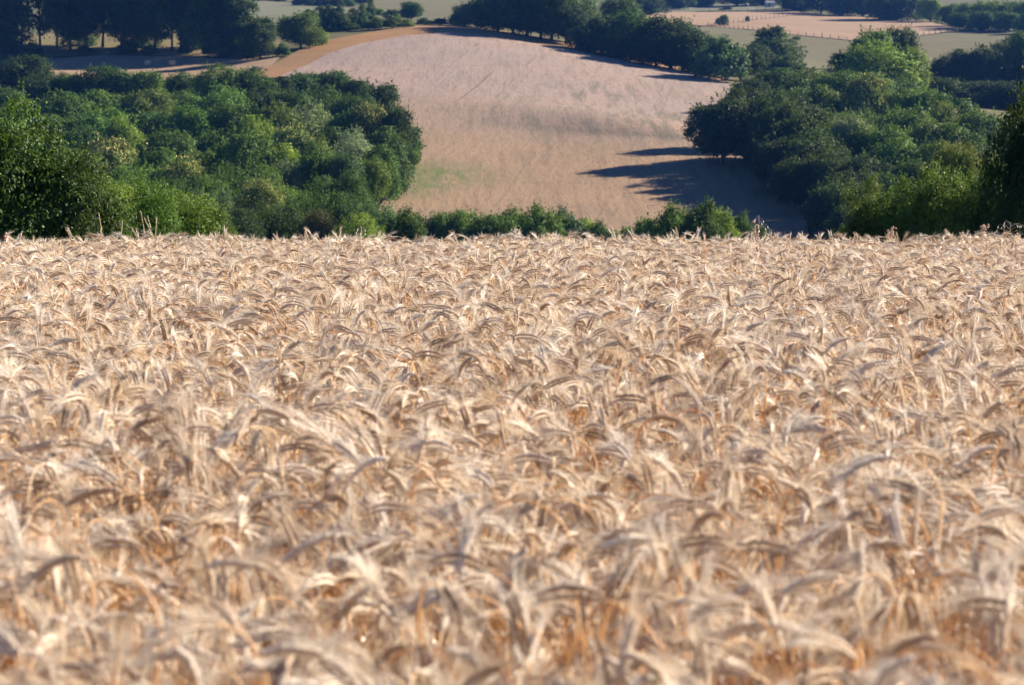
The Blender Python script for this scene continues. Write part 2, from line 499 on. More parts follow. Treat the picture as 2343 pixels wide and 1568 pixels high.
HILL = [(780, 470), (850, 436), (905, 412), (960, 380), (950, 320), (900, 260), (830, 215), (745, 195), (640, 180), (700, 155), (752, 128), (830, 104), (930, 86), (1030, 80), (1110, 86),
        (1180, 98), (1280, 114), (1380, 134), (1480, 152), (1580, 172), (1665, 194), (1720, 230), (1760, 330), (1800, 420), (1880, 480), (1920, 545, 372), (1760, 560, 372), (1500, 560, 372), (1200, 560, 372), (900, 540, 385), (760, 520, 400)]
field_sheet('hill_field', HILL, M['crop'], 0.5, 2.6, attrs={'fold': fold_fn, 'upper': upper_fn, 'weeds': weeds_fn, 'green': green_fn},
            label='ripe tan crop field on the domed hillside between two woods')
VERGE = [(600, 185), (640, 180), (700, 155), (752, 128), (830, 104), (930, 86), (1030, 80), (1110, 86), (1180, 98), (1280, 114), (1380, 134), (1480, 152), (1580, 172), (1665, 194),
         (1640, 176), (1520, 140), (1400, 112), (1280, 95), (1180, 78), (1110, 67), (1030, 61), (930, 65), (850, 76), (760, 92), (680, 120), (620, 152), (570, 160)]
field_sheet('field_verge', VERGE, M['verge'], 0.3, 5.0, label='orange mown verge round the top of the hillside crop field')
field_sheet('shaded_meadow', [(110, 190), (110, 140), (240, 128), (430, 133), (560, 138), (640, 135), (625, 150), (590, 170), (540, 180), (330, 190)], M['tan'], 0.3, 8.0,
            label='mown meadow with two bales, shaded by the tall trees')
field_sheet('olive_meadow', [(-150, 132), (100, 132), (240, 126), (430, 131), (560, 136), (640, 132), (640, 95), (560, 80), (300, 80), (-150, 80)], M['olive'], 0.2, 10.0,
            label='dry grass under the tall trees behind the shaded meadow')
field_sheet('pale_field', [(540, 75), (690, 75), (780, 62), (800, 20), (690, 12), (570, 2), (470, 5), (470, 60)], M['pale_green'], 0.4, 14.0,
            label='pale green field behind the tall trees, upper left')
field_sheet('grey_green_field', [(860, 56), (960, 56), (1060, 56), (1150, 56), (1150, -6), (860, -6), (840, 30)], M['pasture'], 0.4, 14.0,
            label='grey green field beyond the crest of the hill')
TANF = [(1512, 31), (1600, 30), (1700, 29), (1792, 24), (1880, 36), (1960, 40), (2070, 49), (2120, 51), (2200, 68), (2150, 78), (2079, 87), (2000, 97), (1937, 94), (1800, 80), (1700, 69), (1618, 62), (1560, 58), (1480, 60), (1470, 40)]
field_sheet('tan_field', TANF, M['tan'], 0.35, 12.0, d0=800, label='fenced tan hay field in the upper right, striped by tree shadows')
field_sheet('pasture', [(1590, 64), (1618, 63), (1700, 70), (1800, 81), (1937, 95), (2000, 98), (2079, 88), (2150, 79), (2224, 71), (2330, 72), (2330, 100), (2200, 150), (2100, 185), (1940, 160), (1800, 158), (1620, 140)], M['pasture'], 0.3, 12.0, d0=780,
            label='grey green pasture below the fenced tan field')
field_sheet('back_meadow', [(1500, 28), (1600, 27), (1700, 26), (1800, 20), (1790, 12), (1600, 12), (1500, 18)], M['pale_green'], 0.3, 12.0, d0=1200, label='narrow strip of pale grass behind the fenced tan field')

# ------------------------------------------------------------------ tree and shrub shapes
def unit(a):
    return a / (np.linalg.norm(a, axis=-1, keepdims=True) + 1e-9)

def leaf_faces(rs, pos, nrm, L, W, fold=False, up=None):
    """one leaf-shaped face per position"""
    n = len(pos)
    t = rs.normal(size=(n, 3))
    if up is not None:
        t = t * 0.6 + up
    t = unit(t - nrm * (t * nrm).sum(1, keepdims=True))
    b = np.cross(nrm, t)
    L = L[:, None]; W = W[:, None]
    if fold:      # two folded halves along a midrib, pointed at both ends
        p0, p1 = pos - t * L * 0.5, pos + t * L * 0.5 - nrm * L * 0.12
        m = pos - nrm * W * 0.12
        a, c = pos + b * W * 0.5 + nrm * W * 0.1 - t * L * 0.05, pos - b * W * 0.5 + nrm * W * 0.1 - t * L * 0.05
        V = np.stack([p0, a, p1, c, m], 1).reshape(-1, 3)
        k = np.arange(n)[:, None] * 5
        F = np.concatenate([k + np.array([[0, 4, 1]]), k + np.array([[4, 2, 1]]), k + np.array([[0, 3, 4]]), k + np.array([[4, 3, 2]])])
        rep = 4
        idx = np.tile(np.arange(n), 4)
    else:
        V = np.stack([pos - t * L * 0.5, pos + b * W * 0.5, pos + t * L * 0.5, pos - b * W * 0.5], 1).reshape(-1, 3)
        k = np.arange(n)[:, None] * 4
        F = k + np.array([[0, 1, 2, 3]])
        idx = np.arange(n)
    return V, F, idx

def crown_shape(seed, kind, r, h, nclump, nleaf, leaf, fold=False, shag=0.25):
    """clump centres, then leaves over every clump; crown of half-width r standing from z=0 to z=h"""
    rs = np.random.RandomState(seed)
    C, RC = [], []
    tries = 0
    while len(C) < nclump and tries < 6000:
        tries += 1
        d = unit(rs.normal(size=3))
        if kind == 'bush':
            d[2] = abs(d[2]) * 1.0 - 0.05
            d = unit(d)
            sc_ = rs.uniform(0.45, 0.86)
            c = np.array([d[0] * r * sc_, d[1] * r * sc_, h * 0.12 + d[2] * h * 0.78 * sc_])
            rc = r * rs.uniform(0.20, 0.34)
        elif kind == 'tall':
            z = rs.uniform(0.08, 0.93)
            w = math.sin(math.pi * min(1, z * 0.8 + 0.22)) ** 0.6
            a = rs.uniform(0, 2 * math.pi); q = rs.uniform(0.3, 0.8) * w
            c = np.array([math.cos(a) * r * q, math.sin(a) * r * q, h * z])
            rc = r * rs.uniform(0.24, 0.42)
        elif kind == 'airy':
            z = rs.uniform(0.08, 0.95)
            w = math.sin(math.pi * min(1, z * 0.75 + 0.2)) ** 0.7
            a = rs.uniform(0, 2 * math.pi); q = rs.uniform(0.35, 0.95) * w
            c = np.array([math.cos(a) * r * q, math.sin(a) * r * q, h * z])
            rc = r * rs.uniform(0.15, 0.27)
        else:
            if d[2] < -0.62: continue
            sc_ = rs.uniform(0.50, 0.80)
            lop = 1 + 0.18 * math.sin(seed + 2.2 * math.atan2(d[1], d[0]))
            c = np.array([d[0] * r * sc_ * lop, d[1] * r * sc_ * lop, h * 0.47 + d[2] * h * 0.5 * sc_])
            rc = r * rs.uniform(0.22, 0.42)
        if any(np.linalg.norm(c - c2) < 0.55 * (rc + r2) * 0.9 for c2, r2 in zip(C, RC)) and rs.rand() < 0.85:
            continue
        C.append(c); RC.append(rc)
    C = np.array(C); RC = np.array(RC)
    w = RC ** 2 / (RC ** 2).sum()
    mid = np.array([0, 0, h * 0.42])
    k = rs.choice(len(C), nleaf, p=w)
    out = unit(C[k] - mid)
    d = unit(rs.normal(size=(nleaf, 3)) + 0.75 * out + np.array([0, 0, 0.35]))
    rad = 0.62 + 0.38 * rs.rand(nleaf) ** 0.6
    rad = np.where(rs.rand(nleaf) < shag, rad + rs.exponential(0.16, nleaf), rad)
    # secondary lumps on each clump so that a clump is no ball
    lump = np.sin(d[:, 0] * 6.2 + k * 1.7) * np.sin(d[:, 1] * 6.3 + k) * np.sin(d[:, 2] * 6.8 + k * 0.6)
    pos = C[k] + d * (RC[k] * rad * (1 + 0.6 * lump))[:, None] * np.array([1, 1, 0.82])
    pos[:, 2] = np.clip(pos[:, 2], 0.01 * h, h * 1.0)
    # sprigs that stand out from the clumps and roughen the outline
    nsp, per = nleaf // 90, 13
    si = rs.choice(nleaf, nsp); sd = unit(d[si] + rs.normal(size=(nsp, 3)) * 0.45 + np.array([0, 0, 0.5])); sl = r * rs.uniform(0.10, 0.26, nsp) * (0.3 if kind == 'bush' else 0.62)
    at_ = rs.choice(nleaf, nsp * per, replace=False)
    tt = np.tile(np.linspace(0.05, 1, per), nsp)
    pos[at_] = np.repeat(pos[si], per, 0) + np.repeat(sd * sl[:, None], per, 0) * tt[:, None] + rs.normal(size=(nsp * per, 3)) * (leaf * 0.35 * (1.15 - tt))[:, None]
    nrm = unit(d + rs.normal(size=(nleaf, 3)) * 0.55 + np.array([0, 0, 0.25]))
    L = leaf * rs.uniform(0.6, 1.35, nleaf); W = L * rs.uniform(0.45, 0.75, nleaf)
    V, F, idx = leaf_faces(rs, pos, nrm, L, W, fold)
    clump_t = rs.rand(len(C))
    tint = np.clip(0.45 * rs.rand(nleaf) + 0.45 * clump_t[k] + 0.08, 0, 1)[idx]
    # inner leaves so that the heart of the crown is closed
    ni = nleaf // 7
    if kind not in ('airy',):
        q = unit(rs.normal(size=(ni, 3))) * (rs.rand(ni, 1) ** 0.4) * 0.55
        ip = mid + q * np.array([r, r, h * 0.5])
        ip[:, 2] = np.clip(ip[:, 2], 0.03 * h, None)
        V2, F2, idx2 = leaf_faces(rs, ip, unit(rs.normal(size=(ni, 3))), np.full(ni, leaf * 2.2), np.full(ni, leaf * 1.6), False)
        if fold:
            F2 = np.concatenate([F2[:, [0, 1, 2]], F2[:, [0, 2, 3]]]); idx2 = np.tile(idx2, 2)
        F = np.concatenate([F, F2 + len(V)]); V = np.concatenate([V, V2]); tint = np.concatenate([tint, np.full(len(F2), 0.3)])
    # blossom: tufts of catkins over the sunny outside of the crown
    sel = (d[:, 2] > 0.25) & (pos[:, 2] > h * 0.45)
    bp = pos[sel][:int(nleaf * 0.16)] + nrm[sel][:int(nleaf * 0.16)] * leaf * 0.5
    nb = len(bp)
    BV, BF, _ = leaf_faces(rs, bp, unit(rs.normal(size=(nb, 3))), np.full(nb, leaf * 1.1), np.full(nb, leaf * 0.42), False, up=np.array([0, 0, 1.2]))
    return V, F, tint, BV, BF

def crown_mesh(name, shape, mat):
    V, F, tint, BV, BF = shape
    me = mesh_np(name, V, F, [mat])
    at = me.attributes.new('tint', 'FLOAT', 'FACE')
    t = np.zeros(len(me.polygons), np.float32); t[:len(tint)] = tint[:len(t)]
    at.data.foreach_set('value', t)
    return me, mesh_np(name + ' blossom', BV, BF, [M['blossom']])

def trunk_mesh(seed, kind):
    """unit tree: height 1, crown half-width 1; tapered trunk with limbs"""
    rs = np.random.RandomState(seed)
    b = MB()
    top = 0.8 if kind in ('tall', 'airy') else 0.62
    n = 9
    zs = np.linspace(-0.03, top, n)
    wob = np.cumsum(rs.normal(0, 0.012, (n, 2)), 0)
    P = np.c_[wob, zs]
    r0 = 0.075 if kind != 'bush' else 0.045
    rad = r0 * (1 - 0.8 * (zs / top)) ; rad[0] *= 1.5
    b.tube(P, np.maximum(rad, 0.012), 7)
    for i in range(10 if kind != 'airy' else 16):
        t = rs.uniform(0.28 if kind != 'bush' else 0.05, 0.95)
        base = P[int(t * (n - 1))]
        a = i * 2.4 + rs.uniform(-0.5, 0.5); L = rs.uniform(0.45, 0.8) * (1.1 - 0.4 * t)
        if kind == 'tall': L *= 0.7
        rise = rs.uniform(0.10, 0.24)
        q = [base + np.array([math.cos(a) * L * s, math.sin(a) * L * s, rise * s ** 0.8]) for s in (0, 0.3, 0.65, 1.0)]
        q[2] += rs.normal(0, 0.02, 3); q[3] += rs.normal(0, 0.03, 3)
        q[3][2] = min(q[3][2], 0.93)
        b.tube(q, [0.032, 0.024, 0.016, 0.006], 5)
    return b.mesh('trunk', [M['bark']], True)

PROTO = {}
def proto(key, kind, seed, r, h, nclump, nleaf, leaf, mat='leaf', fold=False, shag=0.25):
    me, bl = crown_mesh('crown', crown_shape(seed, kind, r, h, nclump, nleaf, leaf, fold, shag), M[mat])
    co = np.empty(len(me.vertices) * 3, np.float32); me.vertices.foreach_get('co', co)
    htop = float(np.percentile(co[2::3], 99.6))
    PROTO[key] = dict(top=htop / h, r=r, h=h, crown=me, blossom=bl, trunk=trunk_mesh(seed + 50, kind), kind=kind)
for i in range(5):
    proto('far%d' % i, 'round', 11 + i, 4.2, 7.6, 34 + 6 * i, 19000, 0.27)
for i in range(3):
    proto('mid%d' % i, 'round', 31 + i, 3.4, 5.6, 44 + 8 * i, 28000, 0.15)
for i in range(2):
    proto('tall%d' % i, 'tall', 41 + i, 3.6, 13.0, 52, 19000, 0.28)
proto('tall2', 'tall', 44, 3.6, 13.0, 38, 15000, 0.28)
proto('hedge0', 'bush', 57, 2.2, 3.0, 56, 26000, 0.12, shag=0.3)
proto('hedge1', 'bush', 58, 2.2, 3.0, 48, 26000, 0.12, shag=0.3)
proto('airy0', 'airy', 47, 3.6, 10.0, 46, 5200, 0.32)
proto('airy1', 'airy', 48, 3.6, 10.0, 38, 4600, 0.32)
for i in range(2):
    proto('bush%d' % i, 'bush', 51 + i, 2.2, 3.2, 40, 9000, 0.20)
for i in range(2):
    proto('near%d' % i, 'bush', 61 + i, 1.7, 3.0, 60, 21000, 0.075, 'near_leaf', True, 0.35)

G = {'mid': (0.092, 0.180, 0.032), 'dark': (0.024, 0.058, 0.020), 'lime': (0.185, 0.285, 0.040), 'blue': (0.070, 0.145, 0.064), 'olive': (0.112, 0.176, 0.036),  # dark is set lower for shaded trees, so it carries their shade
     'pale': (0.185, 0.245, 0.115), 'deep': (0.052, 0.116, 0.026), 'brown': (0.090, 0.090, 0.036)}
GW = {'mid': 'mid green', 'dark': 'dark green', 'lime': 'bright green', 'blue': 'blue-green', 'olive': 'olive green', 'pale': 'silvery green', 'deep': 'deep green', 'brown': 'brownish green'}
trs = random.Random(5)
GL, GR = 'trees of the wood on the left', 'trees of the wood on the right'
TREES = []
def tree(u, vtop, w, d, pk, tint, label, group=None, name='broadleaf_tree', cat='tree', flower=False, hmin=2.0, zbase=None, low=False):
    p = PROTO[pk]
    x = (u - 1171.0) / FPX * d
    zb = tz(x, d) if zbase is None else zbase
    ztop = pix(u, vtop, d).z
    H = max(ztop - zb, hmin)
    if d < 520 and w > 70: H = H * trs.uniform(0.95, 1.09); ztop = zb + H if zbase is None else ztop
    rad = w / 2 / FPX * d * (trs.choice((0.95, 1.08, 1.2, 1.35)) if group in (GL, GR) else 1.0)
    e = link(name, None)
    e.location = (x, d, zb - 0.02)
    e.rotation_euler = (0, 0, trs.uniform(0, 6.28))
    s = rad / p['r']
    sz = s * trs.uniform(0.9, 1.12)
    if p['kind'] == 'round': sz = min(max(1.06 * H / p['h'], s * 0.85), s * (1.75 if group in (GL, GR) else 1.45))
    if low: sz = 1.0 * H / p['h']
    if p['kind'] in ('tall', 'airy'): sz = max(sz, trs.uniform(0.78, 1.0) * H / p['h'])
    if p['kind'] == 'bush': sz = H / p['h'] if H / p['h'] < 2.2 * s else 2.2 * s
    if sz * p['h'] > 1.16 * H: sz = 1.16 * H / p['h']
    c = link('crown', p['crown'], e)
    c.scale = (s * trs.uniform(0.95, 1.08), s * trs.uniform(0.95, 1.08), sz); c.location = (0, 0, H - sz * p['h'] * p['top'])
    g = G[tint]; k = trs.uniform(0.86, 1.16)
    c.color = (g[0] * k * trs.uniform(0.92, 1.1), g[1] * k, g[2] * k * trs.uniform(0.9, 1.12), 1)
    if flower:
        b = link('blossom', p['blossom'], c)
        b['label'] = 'creamy yellow blossom over the sunny side of the crown'
    t = link('trunk', p['trunk'], e)
    t.scale = (rad * 0.85, rad * 0.85, H)
    tag(e, label, cat, group)
    TREES.append((u, vtop, w, d, H, rad))
    return e

ORD = ['first', 'second', 'third', 'fourth', 'fifth', 'sixth', 'seventh', 'eighth', 'ninth', 'tenth', 'eleventh', 'twelfth', 'thirteenth', 'fourteenth', 'fifteenth']

def row(items, d, where, group, keys, name='broadleaf_tree', cat='tree', word='tree'):
    """items (u, vtop, width, tint[, dict]) from left to right; each label counts along the row"""
    items = sorted(items, key=lambda q: q[0])
    for i, it in enumerate(items):
        kw = dict(it[4]) if len(it) > 4 else {}
        pk = kw.pop('pk', keys[trs.randrange(len(keys))])
        dd = kw.pop('d', d + trs.uniform(-0.02, 0.02) * d) * KD
        fl = kw.get('flower', False)
        lab = kw.pop('label', '%s%s %s, %s from the left %s' % (GW[it[3]], ' flowering' if fl and 0 else '', word, ORD[i], where))
        tree(it[0], it[1], it[2], dd, pk, it[3], lab, group, kw.pop('name', name), cat, **kw)

FAR = ['far0', 'far1', 'far2', 'far3', 'far4']
MID = ['mid0', 'mid1', 'mid2']
TALL = ['tall0', 'tall1']
# ---- wood on the left, from its far edge to the near edge
row([(20, 200, 130, 'mid'), (105, 172, 125, 'dark'), (180, 164, 105, 'deep'), (255, 156, 108, 'deep'), (340, 163, 112, 'mid'), (425, 162, 110, 'deep'), (510, 146, 118, 'mid'),
     (585, 162, 96, 'deep'), (640, 180, 85, 'dark'), (700, 164, 92, 'deep'), (765, 163, 92, 'deep'), (825, 184, 84, 'dark')], 560, 'along the left wood\'s far edge', GL, FAR)
row([(60, 232, 125, 'lime'), (150, 217, 115, 'mid'), (240, 205, 115, 'mid'), (330, 214, 115, 'olive'), (420, 217, 110, 'mid'), (510, 204, 115, 'mid'), (600, 205, 112, 'dark'), (680, 212, 105, 'deep'),
     (750, 204, 100, 'deep'), (815, 216, 95, 'deep'), (873, 197, 88, 'dark')], 510, 'in the left wood\'s second row from the back', GL, FAR)
row([(30, 276, 130, 'lime'), (130, 264, 125, 'mid'), (235, 255, 120, 'mid'), (340, 256, 120, 'deep'), (445, 252, 125, 'mid'), (550, 246, 125, 'deep'), (640, 241, 112, 'olive'), (712, 236, 100, 'pale'),
     (790, 252, 100, 'deep'), (850, 246, 95, 'olive', {'flower': True}), (908, 247, 88, 'dark')], 470, 'in the left wood\'s third row from the back', GL, FAR)
row([(90, 312, 130, 'mid'), (190, 300, 125, 'deep'), (285, 272, 115, 'lime'), (395, 302, 125, 'deep'), (495, 292, 120, 'mid'), (590, 268, 120, 'lime'), (672, 285, 105, 'mid', {'flower': True}), (745, 300, 95, 'deep'),
     (815, 292, 90, 'pale'), (880, 300, 88, 'deep'), (930, 292, 72, 'deep', {'d': 474})], 420, 'in the left wood\'s fourth row from the back', GL, FAR)
row([(50, 372, 135, 'deep'), (160, 350, 130, 'mid'), (255, 322, 115, 'olive', {'flower': True}), (365, 352, 130, 'mid'), (470, 340, 125, 'olive'), (560, 318, 115, 'mid'), (648, 330, 100, 'lime'), (735, 305, 80, 'olive'),
     (800, 332, 92, 'pale'), (862, 345, 85, 'mid'), (922, 335, 74, 'mid', {'d': 468})], 375, 'in the left wood\'s fifth row from the back', GL, FAR)
row([(330, 372, 130, 'mid'), (420, 358, 115, 'olive', {'flower': True}), (520, 368, 125, 'deep'), (600, 375, 105, 'mid'), (655, 372, 92, 'pale'), (720, 362, 100, 'deep'), (790, 362, 92, 'blue'), (845, 372, 85, 'olive'),
     (895, 372, 72, 'olive', {'d': 458})], 320, 'in the left wood\'s sixth row from the back', GL, FAR)
row([(300, 392, 135, 'mid'), (390, 408, 130, 'deep'), (480, 398, 125, 'mid'), (570, 405, 120, 'deep'), (655, 420, 110, 'lime'), (735, 398, 110, 'deep'), (800, 402, 90, 'deep')], 300, 'in the left wood\'s third row from the front', GL, MID)
row([(270, 432, 140, 'mid'), (370, 438, 135, 'mid'), (475, 452, 130, 'blue'), (595, 428, 112, 'olive', {'flower': True, 'label': 'chestnut with a yellow-flowered top standing low at the near side of the left wood', 'name': 'chestnut_tree'}),
     (690, 436, 130, 'deep'), (780, 428, 130, 'deep')], 268, 'in the left wood\'s second row from the front', GL, MID)
row([(330, 470, 140, 'mid'), (430, 470, 140, 'deep'), (545, 486, 140, 'dark'), (640, 478, 130, 'dark'), (730, 482, 130, 'brown'), (845, 447, 105, 'blue'), (892, 470, 95, 'blue')], 235, 'along the left wood\'s front edge', GL, MID)
tree(820, 482, 140, 205 * KD, 'mid1', 'lime', 'bright green bush standing behind the wheat at the right end of the left wood', None, 'shrub', 'shrub')
tree(925, 478, 100, 220 * KD, 'hedge0', 'deep', 'deep green bush between the bright green bush and the low hedge', None, 'shrub', 'shrub')

# ---- wood on the right
row([(1712, 178, 100, 'dark'), (1775, 160, 112, 'deep'), (1850, 157, 112, 'olive'), (1925, 166, 104, 'mid'), (1992, 178, 104, 'mid'), (2062, 186, 112, 'deep')], 600, 'along the right wood\'s far edge', GR, FAR)
row([(1735, 216, 112, 'dark'), (1800, 206, 104, 'deep'), (1880, 206, 112, 'olive'), (1972, 184, 84, 'olive', {'flower': True, 'label': 'chestnut topped with a yellow dome of blossom in the right wood', 'name': 'chestnut_tree'}), (2040, 206, 122, 'mid'),
     (2118, 212, 112, 'mid'), (2190, 238, 108, 'deep'), (2262, 268, 108, 'deep')], 545, 'in the right wood\'s second row from the back', GR, FAR)
row([(1765, 258, 115, 'dark'), (1832, 262, 104, 'mid'), (1902, 256, 96, 'mid'), (1972, 262, 104, 'deep'), (2060, 244, 115, 'mid'), (2140, 242, 115, 'olive'), (2220, 266, 115, 'mid'), (2295, 290, 108, 'blue')], 490, 'in the right wood\'s third row from the back', GR, FAR)
row([(1795, 315, 115, 'dark'), (1865, 312, 108, 'deep'), (1942, 273, 108, 'pale', {'label': 'pale rounded tree with a sunlit dome of leaves in the right wood'}), (2030, 302, 108, 'mid'), (2112, 292, 122, 'olive'), (2192, 292, 115, 'mid'),
     (2275, 302, 108, 'blue')], 445, 'in the right wood\'s fourth row from the back', GR, FAR)
row([(1838, 370, 108, 'dark'), (1912, 362, 112, 'deep'), (1992, 348, 108, 'deep'), (2070, 332, 122, 'mid'), (2150, 332, 112, 'mid'), (2232, 338, 112, 'blue')], 410, 'in the right wood\'s fifth row from the back', GR, FAR)
row([(1892, 432, 100, 'dark'), (1948, 420, 112, 'deep'), (2012, 402, 112, 'deep'), (2082, 380, 122, 'deep'), (2152, 386, 104, 'mid'), (2232, 382, 104, 'mid')], 375, 'along the right wood\'s front edge', GR, FAR)
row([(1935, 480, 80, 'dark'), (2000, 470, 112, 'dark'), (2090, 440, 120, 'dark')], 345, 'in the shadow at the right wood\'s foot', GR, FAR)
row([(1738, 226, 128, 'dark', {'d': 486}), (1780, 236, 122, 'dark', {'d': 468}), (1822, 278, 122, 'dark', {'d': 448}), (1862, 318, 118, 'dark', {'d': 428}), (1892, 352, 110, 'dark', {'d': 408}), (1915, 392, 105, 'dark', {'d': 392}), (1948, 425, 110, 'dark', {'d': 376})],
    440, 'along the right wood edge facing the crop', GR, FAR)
row([(1870, 248, 120, 'dark', {'d': 476}), (1932, 260, 118, 'deep', {'d': 464}), (1800, 230, 115, 'dark', {'d': 492}), (1915, 285, 118, 'dark', {'d': 452}), (1965, 308, 118, 'deep', {'d': 440}), (1990, 355, 115, 'dark', {'d': 400}), (1960, 385, 110, 'dark', {'d': 394})],  # inner trees added to cast shade over sunlit streaks on the crop
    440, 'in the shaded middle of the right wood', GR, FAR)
row([(1765, 222, 118, 'dark', {'d': 478}), (1806, 252, 118, 'dark', {'d': 458}), (1846, 296, 116, 'dark', {'d': 438}), (1882, 334, 112, 'dark', {'d': 418}), (1908, 370, 106, 'dark', {'d': 400}), (1936, 408, 106, 'dark', {'d': 384}), (1700, 205, 110, 'dark', {'d': 505})],  # trees added between the edge trees so their shadows join up
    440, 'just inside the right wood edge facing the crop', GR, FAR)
g = ground(1650, 385)
tree(1650, 229, 148, g.y, 'far1', 'dark', 'dark oak standing alone in the crop, its shadow lying across the field', None, 'oak_tree', low=True)
row([(1742, 350, 90, 'dark', {'d': 486}), (1785, 345, 110, 'dark', {'d': 474}), (1822, 362, 110, 'dark', {'d': 460}), (1852, 385, 105, 'dark', {'d': 446}), (1882, 415, 100, 'dark', {'d': 428}), (1905, 445, 95, 'dark', {'d': 410}), (1925, 475, 95, 'dark', {'d': 392}), (1720, 345, 70, 'dark', {'d': 500})],  # bushes added behind the wood edge to keep low sun off the crop
    440, 'of the sun blockers added under the right wood', 'bushes added to block sun at the right wood', ['bush0', 'bush1'], 'shrub', 'shrub', 'bush')
g = ground(1632, 380)
tree(1632, 376, 34, g.y, 'bush0', 'dark', 'low dark bush at the foot of the lone oak', None, 'shrub', 'shrub', hmin=0.5)

# ---- hedges and bushes just beyond the wheat
GH = 'bushes of the low hedge behind the wheat'
row([(955, 492, 110, 'deep'), (1005, 494, 100, 'mid'), (1062, 480, 120, 'mid'), (1110, 502, 100, 'deep'), (1150, 488, 110, 'mid'), (1192, 498, 96, 'olive'), (1232, 470, 120, 'mid'), (1284, 482, 110, 'blue'), (1330, 498, 100, 'lime'), (1366, 512, 90, 'deep'),
     (1400, 528, 60, 'mid'), (1432, 520, 56, 'mid'), (1474, 508, 72, 'mid')], 290, 'in the low hedge behind mid wheat edge', GH, ['hedge0', 'hedge1'], 'shrub', 'shrub', 'bush')
row([(1525, 492, 110, 'mid'), (1558, 470, 130, 'mid'), (1602, 478, 110, 'deep'), (1645, 484, 100, 'lime'), (1692, 508, 76, 'deep')], 240, 'in the round clump below the shaded crop', 'bushes of the round clump', ['hedge0', 'hedge1'], 'shrub', 'shrub', 'bush')
row([(1738, 515, 40, 'mid'), (1930, 520, 70, 'deep')], 215, 'of two low bushes behind the wheat', 'low bushes near the right end of the wheat', ['bush0', 'bush1'], 'shrub', 'shrub', 'bush')
GN = 'leafy bushes at the left end of the wheat'
row([(-30, 195, 330, 'deep'), (75, 262, 330, 'deep'), (160, 350, 260, 'deep'), (40, 370, 260, 'dark'), (195, 420, 200, 'dark')], 44, 'in the glossy-leaved thicket left of the wheat', GN, ['near0', 'near1'], 'shrub', 'shrub', 'bush')
row([(250, 400, 170, 'lime'), (335, 425, 190, 'mid'), (425, 448, 190, 'lime'), (500, 490, 130, 'mid')], 68, 'in the bushes beside the left thicket', 'small-leaved bushes beside the left thicket', ['near0', 'near1'], 'shrub', 'shrub', 'bush')
row([(1985, 416, 165, 'olive'), (2060, 402, 160, 'mid'), (2135, 374, 190, 'olive'), (2215, 384, 180, 'mid'), (2275, 390, 170, 'deep')], 66, 'in the bush row at the right wheat edge', 'yellow-green bushes at the right end of the wheat', ['near0', 'near1'], 'shrub', 'shrub', 'bush')
tree(2186, 358, 112, 150 * KD, 'mid0', 'olive', 'chestnut with a wide crown of yellow blossom behind the right bushes', None, 'chestnut_tree', flower=True)
tree(2262, 366, 92, 155 * KD, 'mid2', 'olive', 'small yellow-flowered chestnut beside the dark tree at the right edge', None, 'chestnut_tree', flower=True)
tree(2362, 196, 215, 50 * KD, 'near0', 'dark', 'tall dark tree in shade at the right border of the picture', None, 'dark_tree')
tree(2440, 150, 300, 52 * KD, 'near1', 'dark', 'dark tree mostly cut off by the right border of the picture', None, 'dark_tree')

# ---- tall trees above the shaded meadow
def on_ground(items, where, group, keys, name='broadleaf_tree', cat='tree', word='tree', d0=600):
    """items (u, vbase, vtop, width, tint[, dict]): the foot is seen, so the distance follows from it"""
    for i, it in enumerate(sorted(items, key=lambda q: q[0])):
        g = ground(it[0], it[1], d0=d0)
        kw = dict(it[5]) if len(it) > 5 else {}
        lab = kw.pop('label', '%s %s, %s from the left %s' % (GW[it[4]], word, ORD[i], where))
        tree(it[0], it[2], it[3], g.y, kw.pop('pk', keys[trs.randrange(len(keys))]), it[4], lab, group, kw.pop('name', name), cat, zbase=g.z, **kw)
on_ground([(5, 122, -110, 105, 'dark'), (60, 124, -100, 105, 'dark'), (100, 120, -120, 100, 'deep'), (139, 126, -105, 95, 'dark'), (170, 117, -120, 90, 'deep'), (205, 122, -95, 85, 'dark'), (243, 111, -120, 95, 'deep')],
          'of the tall trees left of the gap', 'tall trees above the shaded meadow', ['tall0', 'tall1', 'airy0', 'tall2'], 'tall_tree')
on_ground([(285, 122, -100, 92, 'dark'), (312, 124, -115, 92, 'dark'), (361, 121, -105, 92, 'deep'), (400, 119, -120, 84, 'deep'), (420, 120, -90, 78, 'dark'), (440, 121, -120, 84, 'dark'), (472, 124, -105, 95, 'deep'), (515, 128, -90, 105, 'dark', {'pk': 'tall0'}), (553, 128, -40, 95, 'dark', {'pk': 'tall1'})],
          'of the tall trees right of the gap', 'tall trees right of the gap', ['airy0', 'tall2', 'tall0', 'tall1'], 'tall_tree')
on_ground([(30, 110, -80, 100, 'dark'), (190, 106, -60, 96, 'deep'), (335, 110, -70, 100, 'dark'), (455, 112, -70, 100, 'dark')],
          'in the back line of the tall trees', 'back line of the tall trees', ['tall0', 'tall1', 'tall2'], 'tall_tree')
on_ground([(20, 128, 96, 60, 'dark'), (80, 130, 100, 56, 'deep'), (205, 124, 104, 40, 'deep'), (300, 126, 92, 50, 'dark'), (345, 126, 106, 36, 'deep'), (490, 130, 98, 50, 'dark'), (530, 132, 90, 60, 'dark'), (572, 134, 100, 50, 'deep'), (430, 124, 108, 30, 'dark')],
          'in the undergrowth below the tall trees', 'undergrowth bushes below the tall trees', ['bush0', 'bush1'], 'shrub', 'shrub', 'bush')
tree(60, 132, 140, 600 * KD, 'far2', 'dark', 'dark shaded tree at the left border below the tall row', None)
